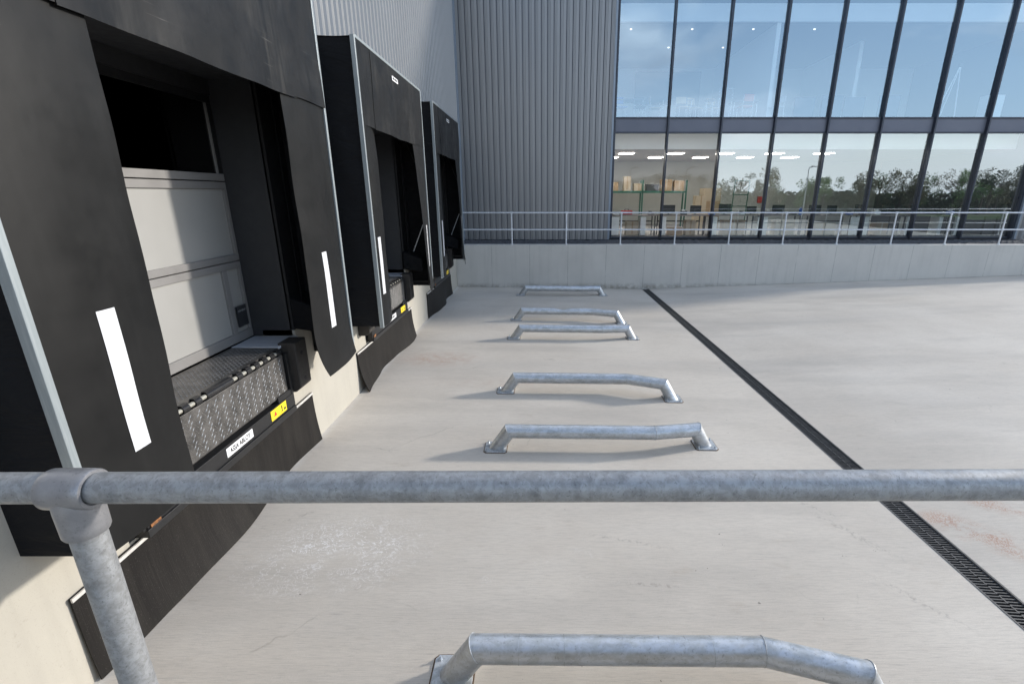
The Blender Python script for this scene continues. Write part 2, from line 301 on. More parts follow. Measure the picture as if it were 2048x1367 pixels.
def mesh(bm, name, mat, smooth=False):
    bmesh.ops.recalc_face_normals(bm, faces=bm.faces)
    me = bpy.data.meshes.new(name); bm.to_mesh(me); bm.free()
    for m in (mat if isinstance(mat, list) else [mat]): me.materials.append(m)
    if smooth:
        me.shade_smooth()
        try: me.set_sharp_from_angle(angle=R(38))
        except Exception: pass
    return me
def obj(name, bm, mat, parent=None, smooth=False, bevel=0, solid=0):
    """links the mesh; vertices are given in world space and moved to the parent's frame"""
    me = mesh(bm, name, mat, smooth); o = bpy.data.objects.new(name, me); COL.objects.link(o)
    if parent:
        o.parent = parent; r = parent
        off = Vector()
        while r: off += r.location; r = r.parent
        if off.length > 0: o.data.transform(Matrix.Translation(-off))
    if solid: s_ = o.modifiers.new('thickness', 'SOLIDIFY'); s_.thickness = solid; s_.offset = 0; es = o.modifiers.new('split', 'EDGE_SPLIT'); es.split_angle = R(50)
    if bevel:
        b = o.modifiers.new('bevel', 'BEVEL'); b.width = bevel; b.segments = 2; b.limit_method = 'ANGLE'; b.angle_limit = R(40)
    return o
def tag(o, label, cat, group=None, kind=None):
    o['label'] = label
    if cat: o['category'] = cat
    if group: o['group'] = group
    if kind: o['kind'] = kind
    return o
def thing(name, loc, label, cat, group=None, kind=None):
    o = bpy.data.objects.new(name, None); COL.objects.link(o); o.location = loc; o.empty_display_size = .2
    return tag(o, label, cat, group, kind)
def struct(name, bm, mat, **k):
    o = obj(name, bm, mat, **k); o['kind'] = 'structure'; return o
def text(name, body, size, mat, parent, org, xdir, ydir, width=None, bold=0.0):
    cu = bpy.data.curves.new(name, 'FONT'); cu.body = body; cu.size = size; cu.align_x = 'CENTER'; cu.align_y = 'CENTER'; cu.extrude = .0006; cu.offset = bold
    tmp = bpy.data.objects.new(name, cu); COL.objects.link(tmp)
    dg = bpy.context.evaluated_depsgraph_get(); dg.update()
    me = bpy.data.meshes.new_from_object(tmp.evaluated_get(dg)); bpy.data.objects.remove(tmp)
    if width:
        xs = [v.co.x for v in me.vertices]; k = width/(max(xs)-min(xs)); me.transform(Matrix.Diagonal((k, 1, 1, 1)))
    x = Vector(xdir).normalized(); y = Vector(ydir).normalized(); z = x.cross(y)
    M = Matrix((x, y, z)).transposed().to_4x4(); M.translation = Vector(org)
    me.transform(M); me.materials.clear(); me.materials.append(mat)
    o = bpy.data.objects.new(name, me); COL.objects.link(o)
    if parent:
        o.parent = parent; r = parent; off = Vector()
        while r: off += r.location; r = r.parent
        me.transform(Matrix.Translation(-off))
    return o
def copytree(o, parent=None):
    c = o.copy(); COL.objects.link(c); c.parent = parent
    for ch in list(o.children): copytree(ch, c)
    return c

# ------------------------------------------------------------------ ground, drain
def drx(y): return 3.83 + (y-2.5)*(-.215/14.7)
DW = .25
def gz(x):
    if x <= 3.72: return -.012*(x+3.1)
    if x <= 26: return -.082 + .037*(x-3.72)
    return -.082 + .037*22.28
bm = BM(); ys = [-12 + i*1.0 for i in range(29)] + [17.21]
def colm(xf): return [bm.verts.new((xf(y), y, gz(xf(y)) if abs(xf(y)-3.8) > .5 else -.083)) for y in ys]
left = [colm(lambda y, t=t: -3.12 + t*(drx(y)+3.12)) for t in [i/10 for i in range(11)]]
right = [colm(lambda y, t=t: drx(y)+DW + t*(26-drx(y)-DW)) for t in [i/14 for i in range(15)]]
for cols in (left, right):
    for a, b in zip(cols, cols[1:]):
        for i in range(len(ys)-1): bm.faces.new((a[i], b[i], b[i+1], a[i+1]))
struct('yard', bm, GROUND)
bm = BM(); box(bm, -3.12, 60, -45, -12.0, -.6, -.085); box(bm, 26, 60, -12, 17.2, .2, .742); struct('car_park', bm, plain('grey_asphalt', (.035, .035, .035), .95, 0, .3, 3, .15))
bm = BM(); grid(bm, 4, 4, lambda u, v: (-600+1200*u, -900+1500*v, -.62)); struct('ground', bm, GRASS)
bm = BM(); box(bm, -3.1, 60, 17.55, 60, 0.0, 1.47); struct('upper_terrace', bm, GRAVEL)

# drain channel: trough, frame and iron grates
dr = thing('drain_channel', (drx(0), 0, -.083), 'long black slotted drain channel running down the yard to the retaining wall', 'drain')
ang = math.atan(.215/14.7)
bm = BM(); Ln = 17.2+6
box(bm, .0, .012, -6, 17.22, -.12, .004); box(bm, DW-.016, DW+.004, -6, 17.22, -.12, .007); box(bm, .012, DW-.016, -6, 17.22, -.13, -.12)
tr_ = obj('channel_frame', bm, IRON); tr_.parent = dr
bm = BM()
for k in range(15):
    y = k*.0333
    for (xa, xb, s_) in ((.014, .118, 1), (.124, .230, 1)):
        v = []
        for (x, yy, z) in ((xa, y, -.022), (xb, y-.012, -.022), (xb, y+.011-.012, -.022), (xa, y+.011, -.022), (xa, y, 0), (xb, y-.012, 0), (xb, y+.011-.012, 0), (xa, y+.011, 0)):
            v.append(bm.verts.new((x, yy, z-.001)))
        for f in ((3,2,1,0),(4,5,6,7),(0,1,5,4),(1,2,6,5),(2,3,7,6),(3,0,4,7)): bm.faces.new([v[i] for i in f])
box(bm, .012, .020, -.012, .486, -.026, .0005); box(bm, .226, .234, -.012, .486, -.026, .0005)
for k in range(5): box(bm, .115, .127, k*.1-.012, k*.1+.07, -.024, .0002)
gm = mesh(bm, 'grate', IRON)
yy = -5.9
while yy < 17.1:
    g = bpy.data.objects.new('grate', gm); COL.objects.link(g); g.parent = dr; g.location = (0, yy, 0)
    if yy > 16.7: g.scale = (1, .8, 1)
    yy += .5
dr.rotation_euler = (0, 0, ang)

# ------------------------------------------------------------------ retaining wall, chippings, far railing
rw = thing('retaining_wall', (8, 17.35, 0), 'long grey cast concrete retaining wall across the back of the yard', 'wall')
bm = BM(); box(bm, -3.1, 34, 17.2, 17.55, -.2, 1.50); obj('wall_face', bm, RETWALL, rw, bevel=.012)
bm = BM()
def chip(u, v):
    x = -3.1+34*u; y = 17.55+1.62*v
    return (x, y, 1.49 + .05*mnoise.noise(Vector((x*7, y*7, 0))) + .03*mnoise.noise(Vector((x*19, y*19, 3))))
grid(bm, 900, 44, chip); tag(obj('stone_chippings', bm, GRAVEL), 'bed of dark stone chippings between retaining wall and offices', 'gravel', kind='stuff')

fr = thing('guard_rail', (0, 17.3, 1.5), 'thin pale two-rail guard railing on top of the concrete retaining wall', 'railing')
ZT = 2.60; ZM = 2.02
bm = BM(); tube(bm, [(-3.05, 17.3, ZT), (24, 17.3, ZT)], .025, 10); obj('top_rail', bm, WHITERAIL, fr, True)
bm = BM(); tube(bm, [(-3.05, 17.3, ZM), (24, 17.3, ZM)], .024, 10); obj('middle_rail', bm, WHITERAIL, fr, True)
for k in range(-1, 13):
    x = -1.09 + 1.935*k
    bm = BM(); tube(bm, [(x, 17.3, 1.5), (x, 17.3, ZT-.03)], .025, 10)
    tube(bm, [(x, 17.3, ZT-.07), (x, 17.3, ZT-.015)], .034, 10); tube(bm, [(x-.05, 17.3, ZT), (x+.05, 17.3, ZT)], .034, 10)
    tube(bm, [(x, 17.3, ZM-.05), (x, 17.3, ZM+.05)], .034, 10); tube(bm, [(x-.045, 17.3, ZM), (x+.045, 17.3, ZM)], .033, 10)
    tube(bm, [(x, 17.3, 1.5), (x, 17.3, 1.53)], .05, 10)
    obj('post', bm, WHITERAIL, fr, True)

# ------------------------------------------------------------------ warehouse (left)
XW = -3.1; XC = -3.13; XD = -3.62
DOCKS = [0, 5.02, 10.02]
wh = thing('warehouse', (XW, 8, 0), 'warehouse side with concrete base, silver ribbed cladding and three loading doors', 'building')
bm = BM()
y = -6
box(bm, -3.5, XW, -6, 17.2, -.2, .72)
edges = []
for d in DOCKS:
    box(bm, -3.5, XW, y, 2.96+d, .72, 1.45); y = 5.30+d
box(bm, -3.5, XW, y, 17.2, .72, 1.45)
y = -6
for d in DOCKS: box(bm, -3.5, XW, y, 2.60+d, 1.45, 1.60); y = 5.72+d
box(bm, -3.5, XW, y, 17.2, 1.45, 1.60)
for d in DOCKS: box(bm, -3.5, XW, 2.60+d, 2.96+d, 1.45, 1.53); box(bm, -3.5, XW, 5.30+d, 5.72+d, 1.45, 1.53)
obj('concrete_base', bm, DOCKWALL, wh)
def clad(bm, a0, a1, z0, z1, base, pitch, prof, along='y', sgn=1):
    """vertical ribbed sheet; prof = [(fraction of pitch, depth)]"""
    pts = []; a = a0; done = False
    while not done:
        for fr_, dp in prof:
            q = a+fr_*pitch
            if q >= a1: done = True; break
            pts.append((q, dp))
        a += pitch
    pts.append((a1, pts[-1][1])); pv = None
    for q, dp in pts:
        if along == 'y': lo, hi = (base+dp*sgn, q, z0), (base+dp*sgn, q, z1)
        else: lo, hi = (q, base+dp*sgn, z0), (q, base+dp*sgn, z1)
        v = (bm.verts.new(lo), bm.verts.new(hi))
        if pv: bm.faces.new((pv[0], v[0], v[1], pv[1]))
        pv = v
SP = [(0, 0), (.42, 0), (.52, .035), (.88, .035), (.98, 0)]
bm = BM(); y = -6.
SH = [(2.31, 6.19), (7.45, 11.12), (12.30, 15.86)]
for (ya, yb) in SH:
    clad(bm, y, ya-.002, 1.60, 5.2, XC, .2, SP); y = yb+.002
clad(bm, y, 18.93, 1.60, 5.2, XC, .2, SP); clad(bm, -6, 18.93, 5.2, 12, XC, .2, SP)
obj('ribbed_cladding', bm, SILVERCLAD, wh)
bm = BM(); box(bm, XC-.05, XC+.06, 18.93, 19.12, 1.4, 12); box(bm, XC+.06, XC+.085, 19.06, 19.10, 1.4, 12); obj('corner_flashing', bm, TRIM, wh)
bm = BM()
for (ya, yb), d in zip(SH, DOCKS):
    box(bm, XC-.02, XC+.028, ya, 2.60+d, 1.602, 5.2); box(bm, XC-.02, XC+.028, 5.72+d, yb, 1.602, 5.2); box(bm, XC-.02, XC+.02, 2.60+d, 5.72+d, 4.40, 5.19)
obj('black_surround', bm, DARKGAP, wh)
bm = BM(); box(bm, -12, XC-.9, -6, 19, -.2, 12.1); box(bm, XC-.9, XC-.06, -6, 19, 5.0, 12.1); obj('building_core', bm, DARKGAP, wh)
for i, d in enumerate(DOCKS):
    # lining of the opening
    bm = BM(); box(bm, XD-.12, XC-.002, 2.52+d, 2.60+d, 1.53, 4.40); box(bm, XD-.12, XC-.002, 5.72+d, 5.80+d, 1.53, 4.40); box(bm, XD-.12, XC-.002, 2.52+d, 5.80+d, 4.40, 4.5)
    obj('opening_lining', bm, JAMB, wh)
    dd = thing('sectional_door', (XD, 4.16+d, 1.53), '', None); dd.parent = wh; dd.location = Vector((XD, 4.16+d, 1.53))-wh.location
    for k in ('label', ): del dd[k]
    bm = BM()
    ya, yb = 2.60+d, 5.72+d
    for z0, z1 in ((1.535, 2.462), (2.472, 3.352)): box(bm, XD-.06, XD-.028, ya, yb, z0, z1)
    obj('door_leaf', bm, DOORP, dd)
    bm = BM()
    for z0, z1 in ((1.535, 1.64), (2.385, 2.462), (2.472, 2.545), (3.275, 3.352), (3.362, 3.44)): box(bm, XD-.035, XD, ya, yb, z0, z1)
    for z0, z1 in ((1.64, 2.385), (2.545, 3.275)):
        box(bm, XD-.035, XD-.001, ya, ya+.07, z0, z1); box(bm, XD-.035, XD-.001, yb-.05, yb, z0, z1)
    box(bm, XD-.03, XD-.001, 5.37+d, 5.45+d, 1.64, 2.385); box(bm, XD-.03, XD-.001, ya+.32, ya+.40, 1.64, 2.385)
    obj('door_frame', bm, DOORF, dd, bevel=.004)
    bm = BM(); box(bm, XD-.031, XD+.012, 2.60+d, 5.72+d, 4.24, 4.40); obj('door_header', bm, DARKGAP, dd)
    bm = BM(); box(bm, XD-.026, XD-.018, ya+.07, yb-.05, 3.44, 4.16); obj('window', bm, GLASS_DK, dd)
    bm = BM(); box(bm, XD-.03, XD, ya, yb, 4.16, 4.24); box(bm, XD-.03, XD-.001, ya, ya+.07, 3.44, 4.16); box(bm, XD-.03, XD-.001, yb-.07, yb, 3.44, 4.16); obj('window_frame', bm, BLACKST, dd, bevel=.004)  # black colour stands in for the shadow lying on this frame
    bm = BM(); box(bm, XD-.03, XD-.004, yb-.10, yb-.072, 3.44, 4.16); obj('window_bead', bm, DOORF, dd)
    bm = BM(); box(bm, XD-.06, XD-.032, 4.62+d, 4.72+d, 3.44, 4.16); box(bm, XD-.5, XD-.45, ya, yb, 3.3, 4.3); obj('window_bar', bm, DARKGAP, dd)
    bm = BM(); box(bm, XD-.001, XD+.004, 5.475+d, 5.665+d, 1.70, 1.95); sg = obj('door_plate', bm, DKPL, dd)
    text('lettering', 'ASSA ABLOY', .034, GREYINK, dd, (XD+.006, 5.57+d, 1.89), (0, 1, 0), (0, 0, 1), .15)

# ------------------------------------------------------------------ dock shelters
XF = -2.6; ZTOP = 5.305; ZHEAD = 4.185; ZB = 1.17
def shelter(y0, y1, lw, rw_, fold, stripes, headlab, label, rcurl=0.0, flare=0.0):
    t = thing('dock_shelter', (XF, (y0+y1)/2, ZB), label, 'dock shelter', 'black dock shelters along the warehouse wall')
    # side panels of fabric
    for yy, nm in ((y0, 0), (y1, 1)):
        bm = BM(); sg = 1 if nm == 0 else -1
        def f(u, v, yy=yy, sg=sg):
            x = XC+.03 + u*(XF-.03-XC-.03); z = ZB+v*(ZTOP-.03-ZB)
            e = math.sin(math.pi*u)*math.sin(math.pi*v)**.5 if 0 < v < 1 else 0
            return (x, yy + .012*sg + e*(.025*mnoise.noise(Vector((x*2.5, yy, z*2.2)))+.008*math.sin(z*5+x*9)), z)
        grid(bm, 14, 60, f); obj('side_panel', bm, FABRIC, t, True, solid=.006)
    bm = BM()
    grid(bm, 6, 30, lambda u, v: (XC+.03+u*(XF-XC-.05), y0+v*(y1-y0), ZTOP-.012-.014*math.sin(math.pi*u)*(.6+.4*math.sin(v*19)))); obj('roof_panel', bm, FABRIC, t, True, solid=.006)
    # tubular frame and braces inside
    bm = BM()
    for yy in (y0+.05, y1-.05):
        for zz in (ZB+.1, ZTOP-.08): box(bm, XC+.04, XF-.03, yy-.02, yy+.02, zz-.02, zz+.02)
        box(bm, XF-.07, XF-.03, yy-.02, yy+.02, ZB+.02, ZTOP-.04); box(bm, XC+.04, XC+.08, yy-.02, yy+.02, ZB+.02, ZTOP-.04)
    box(bm, XF-.07, XF-.03, y0+.07, y1-.07, ZTOP-.08, ZTOP-.04)
    obj('inner_frame', bm, BLACKST, t)
    for yy in (y0+.09, y1-.09):
        for (za, zb) in ((1.80, 2.62), (4.5, 3.6)):
            bm = BM(); a = Vector((XC+.1, yy, za)); b = Vector((XF-.07, yy, zb)); d_ = (b-a).normalized()*.0; w_ = .022
            q = [bm.verts.new(p) for p in ((a.x, yy-.006, a.z-w_), (b.x, yy-.006, b.z-w_), (b.x, yy-.006, b.z+w_), (a.x, yy-.006, a.z+w_), (a.x, yy+.006, a.z-w_), (b.x, yy+.006, b.z-w_), (b.x, yy+.006, b.z+w_), (a.x, yy+.006, a.z+w_))]
            for f_ in ((3,2,1,0),(4,5,6,7),(0,1,5,4),(1,2,6,5),(2,3,7,6),(3,0,4,7)): bm.faces.new([q[i] for i in f_])
            obj('brace', bm, WHITERAIL if za < 3 else BLACKST, t)
    # fabric lining behind, from the wall opening out to the sides, and thin cords
    bm = BM(); tube(bm, [(XC+.17, y1-.45, 4.3), (XC+.17, y1-.45, 1.75)], .009, 8); tube(bm, [(XC+.17, y1-.45, 1.75), (XC+.17, y1-.45, 1.70)], .022, 8)
    obj('spring_cord', bm, CORD, t, True)
    # bottom pads
    for (ya, yb) in ((y0+.03, y0+.36), (y1-.5, y1-.03)):
        bm = BM(); prism(bm, [(XC+.03, 1.62), (XF-.08, 1.56), (XF-.06, 1.85), (XC+.03, 2.02)], ya, yb)
        obj('bottom_pad', bm, FABRIC, t, True, bevel=.03)
    # head curtain
    def wav(y, z, amp): return amp*(mnoise.noise(Vector((y*1.1, z*.9, y0)))+.5*mnoise.noise(Vector((y*2.7, z*1.9, y0+4))))
    for part_, (ya, yb, off, zl) in enumerate(((y0+.02, y0+.62, .012, 0), (y0+.60, y1-.70, .018, .012), (y1-.72, y1-.02, .012, 0))):
        bm = BM()
        def f(u, v, ya=ya, yb=yb, off=off, zl=zl):
            yy = ya+u*(yb-ya); z = ZHEAD-zl+v*(ZTOP-.03-ZHEAD+zl); k = (1-v)
            return (XF+off+k*(.015+wav(yy, z, .045)), yy, z + (.012*mnoise.noise(Vector((yy*1.5, 0, y0))) if v == 0 else 0))
        grid(bm, 26 if part_ == 1 else 10, 16, f)
        hc = obj('head_curtain', bm, HEAD, t, True, solid=.006)
        if part_ == 1 and headlab:
            bm = BM(); yc = headlab; box(bm, XF+.03, XF+.034, yc-.17, yc+.17, 5.08, 5.15); lb = obj('name_label', bm, WLAB, hc)
            text('lettering', 'ASSA ABLOY', .05, INK, hc, (XF+.036, yc, 5.115), (0, 1, 0), (0, 0, 1), .27, .001)
    # side curtains
    for nm, (ya, yb, sy) in enumerate(((y0+.02, y0+lw, stripes[0]), (y1-rw_, y1-.02, stripes[1]))):
        inner = 1 if nm == 0 else 0
        def f(u, v, ya=ya, yb=yb, inner=inner, nm=nm, lift=0):
            yy = ya+u*(yb-ya); z = ZB+.0+v*(ZHEAD+.25-ZB); e = u if inner else 1-u      # e=1 at the free edge
            x = XF+.004+lift - fold[nm]*e*e*(1 if v < .92 else (1-v)/.08) + (flare*e*e*max(0, 1-v/.95)**.8 if nm else 0) + .03*math.sin(math.pi*u)*(1-v)**.5 + wav(yy, z, .02)*e
            if v < .16:
                k = (1-v/.16); x += (.05 if nm else .02)*k*k*(1-e) - .0*k
                if nm: yy += .22*rcurl*e*k*k; x += .06*rcurl*e*k*k
                z -= .05*e*k*(1 if nm else .2)
            return (x, yy, z)
        bm = BM(); grid(bm, 14, 60, f); sc_ = obj('side_curtain', bm, FLAP, t, True, solid=.006)
        bm = BM(); wsp = yb-ya; ua = (sy-.062-ya)/wsp; ub = (sy+.062-ya)/wsp
        zr = (ZHEAD+.25-ZB); va = (1.67-ZB)/zr; vb = (2.575-ZB)/zr
        grid(bm, 3, 30, lambda u, v: f(ua+u*(ub-ua), va+v*(vb-va), lift=.0055)); obj('reflective_strip', bm, STRIPE, sc_, True, solid=.001)
    # pale edge trims
    for yy in (y0, y1):
        bm = BM(); box(bm, XF-.035, XF+.026, yy-.022, yy+.022, ZB-.02, ZTOP); obj('edge_trim', bm, ALU, t, bevel=.004)
    bm = BM(); box(bm, XF-.035, XF+.026, y0+.023, y1-.023, ZTOP-.03, ZTOP+.012); obj('top_trim', bm, ALU, t, bevel=.004)
    return t
shelter(2.31, 6.19, .80, .98, (.0, .0), (2.72, 5.64), None, 'nearest black dock shelter with wide side curtains and two broad white stripes', .7)
shelter(7.45, 11.12, .78, .92, (.085, .0), (7.66, 10.75), 9.25, 'middle black dock shelter with a shiny scuffed patch on its head curtain', .1, .17)
shelter(12.30, 15.86, .76, .9, (.06, .0), (12.6, 15.4), 14.1, 'farthest black dock shelter, beside the corner with the retaining wall', .1, .17)

# ------------------------------------------------------------------ dock levellers, bumpers, mats
ZP = 1.525
def leveller(d, where):
    t = thing('dock_leveller', (XW, 4.13+d, .72), f'steel dock leveller with diamond plate lip and warning label under the {where} shelter', 'dock leveller', 'dock levellers')
    Y0, Y1 = 3.02+d, 5.23+d
    bm = BM(); box(bm, XD+.02, -3.06, Y0+.02, Y1, ZP-.03, ZP); obj('platform', bm, LEV, t)
    bm = BM(); box(bm, XD+.02, -3.10, 2.62+d, Y0+.016, ZP-.02, ZP+.006); box(bm, XD+.02, -3.06, Y1+.004, 5.70+d, ZP-.02, ZP+.006); obj('side_plate', bm, PLATEW, t, bevel=.003)
    bm = BM(); box(bm, -3.03, -3.008, Y0+.03, Y1-.03, 1.00, 1.455); lip = obj('lip', bm, LEV, t, bevel=.004)
    bm = BM(); p = .062; j = 0; z = 1.035
    while z < 1.43:
        yv = Y0+.06+(j % 2)*p/2; k = 0
        while yv < Y1-.06:
            a = R(45) if (k+j) % 2 else R(-45); a += random.uniform(-.03, .03)
            dy, dz = math.cos(a)*.021, math.sin(a)*.021; ny, nz_ = -math.sin(a)*.0046, math.cos(a)*.0046
            q = [bm.verts.new(v_) for v_ in ((-3.008, yv-dy, z-dz), (-3.008, yv+ny, z+nz_), (-3.008, yv+dy, z+dz), (-3.008, yv-ny, z-nz_), (-3.004, yv, z))]
            for i_ in range(4): bm.faces.new((q[i_], q[(i_+1) % 4], q[4]))
            yv += p/1.12; k += 1
        z += p/2; j += 1
    obj('raised_tread', bm, STUD, lip)
    bm = BM(); tp = .05; xx = XD+.06; j = 0
    while xx < -3.09:
        yv = Y0+.06+(j % 2)*tp/2
        while yv < Y1-.05:
            a = R(45) if j % 2 else R(-45); dx, dy = math.cos(a)*.014, math.sin(a)*.014; nx, ny = -math.sin(a)*.0035, math.cos(a)*.0035
            q = [bm.verts.new(v_) for v_ in ((xx-dx, yv-dy, ZP), (xx+nx, yv+ny, ZP), (xx+dx, yv+dy, ZP), (xx-nx, yv-ny, ZP), (xx, yv, ZP+.004))]
            for i_ in range(4): bm.faces.new((q[i_], q[(i_+1) % 4], q[4]))
            yv += tp
        xx += tp/2; j += 1
    pl = [c for c in t.children if c.name.startswith('platform')][0]; obj('raised_tread', bm, STUD, pl)
    # hinge: rod and knuckles, with pale pins between
    bm = BM(); tube(bm, [(-3.035, Y0+.03, 1.485), (-3.035, Y1-.03, 1.485)], .019, 12)
    pins = [3.30, 3.45, 3.60, 3.75, 3.90, 4.35, 4.50, 4.65, 4.80, 4.95, 5.08]
    kn = [3.375, 3.525, 3.675, 3.825, 3.975, 4.05, 4.125, 4.20, 4.275, 4.425, 4.575, 4.725, 4.875, 5.02, 5.15]
    for yc in kn:
        yc += d; tube(bm, [(-3.035, yc-.038, 1.485), (-3.035, yc+.038, 1.485)], .033, 12); box(bm, -3.06, -3.02, yc-.038, yc+.038, 1.47, 1.527)
    obj('hinge', bm, BLACKST, t, True)
    for yc in pins:
        yc += d; bm = BM(); tube(bm, [(-3.034, yc-.034, 1.486), (-3.034, yc+.034, 1.486)], .0205, 12); obj('hinge_pin', bm, PIN, t, True)
    # buffer frame under the lip
    bm = BM(); box(bm, -3.06, -2.985, Y0-.02, Y1+.04, .80, .95); box(bm, -3.09, -2.97, Y0-.02, Y1+.03, .735, .80)
    box(bm, -3.06, -2.985, Y1+.0, Y1+.045, .95, 1.45); box(bm, -3.06, -2.985, Y0-.045, Y0-.0, .80, 1.45)
    box(bm, -3.06, -2.99, Y1-.28, Y1-.002, .95, 1.02)
    box(bm, -3.4, -3.07, Y0+.0, Y1+.0, .73, 1.40)
    obj('subframe', bm, BLACKST, t, bevel=.004)
    bm = BM(); box(bm, -2.985, -2.975, Y0+.02, Y0+.12, .80, .84); obj('rusty_bracket', bm, RUST, t)
    bm = BM(); box(bm, -2.984, -2.981, 3.98+d, 4.40+d, .835, .925); nl = obj('name_label', bm, WLAB, t)
    text('lettering', 'ASSA ABLOY', .07, INK, nl, (-2.980, 4.19+d, .880), (0, 1, 0), (0, 0, 1), .33, .0016)
    bm = BM(); box(bm, -2.984, -2.981, 4.75+d, 5.07+d, .825, .94); wl = obj('warning_label', bm, YEL, t)
    bm = BM()
    for yc in (4.84, 4.93):
        pass
    tri = [(4.80+d, .86), (4.865+d, .86), (4.832+d, .915)]; prism(bm, tri, -2.981, -2.9795, 'x'); obj('warning_symbol', bm, REDINK, wl)
    bm = BM(); tube(bm, [(-2.98, 4.965+d, .905), (-2.98, 4.965+d, .918)], .008, 8)
    prism(bm, [(4.945+d, .845), (4.965+d, .87), (4.96+d, .90), (4.985+d, .895), (4.975+d, .868), (4.99+d, .845), (4.978+d, .845), (4.966+d, .862), (4.955+d, .842)], -2.981, -2.9795, 'x')
    box(bm, -2.981, -2.9797, 5.01+d, 5.05+d, .85, .875); obj('pictogram', bm, INK, wl)
    return t
for d, wn in zip(DOCKS, ('nearest', 'middle', 'farthest')):
    leveller(d, wn)
    for side, (ya, yb) in (('left', (2.66, 2.93)), ('right', (5.30, 5.57))):
        ends = 'near' if side == 'left' else 'far'
        b = thing('dock_bumper', (XW, (ya+yb)/2+d, 1.2), f'black rubber dock bumper at the {ends} end of the {wn} leveller', 'bumper', 'dock bumpers')
        bm = BM(); prism(bm, [(XW, .94), (-2.97, .94), (-2.90, 1.0), (-2.90, 1.56), (XW, 1.56)], ya+d, yb+d); obj('rubber_block', bm, BUMPER, b, bevel=.012)
        for zz in (1.08, 1.40):
            bm = BM(); tube(bm, [(-2.905, (ya+yb)/2+d, zz), (-2.896, (ya+yb)/2+d, zz)], .026, 14); obj('bolt_hole', bm, DARKGAP, b, True)
    m_ = thing('rubber_mat', (XW, 4.16+d, 0), f'black rubber skirt mat hanging to the ground below the {wn} dock', 'rubber mat', 'rubber skirt mats')
    ya, yb = 2.46+d, 5.86+d
    bm = BM()
    def f(u, v):
        yy = ya+u*(yb-ya); z = .006+v*.695; k = (1-v)**2.2
        return (XW+.018 + k*(.06+.06*math.sin(yy*2.1+d)+.05*mnoise.noise(Vector((yy*1.3, d, 0)))), yy, z)
    grid(bm, 50, 12, f); obj('sheet', bm, MAT, m_, True, solid=.012)
    bm = BM()
    n_ = 36; q = []
    for k in range(n_+1):
        yy = ya+(yb-ya)*k/n_; dz = .006*mnoise.noise(Vector((yy*3, 2, d)))
        q.append([bm.verts.new(v_) for v_ in ((XW+.024, yy, .672+dz), (XW+.036, yy, .672+dz), (XW+.036, yy, .700+dz), (XW+.024, yy, .700+dz))])
    for a, b_ in zip(q, q[1:]):
        for i_ in range(4): bm.faces.new((a[i_], a[(i_+1) % 4], b_[(i_+1) % 4], b_[i_]))
    bm.faces.new(q[0][::-1]); bm.faces.new(q[-1]); obj('clamp_strip', bm, SEAM, m_)

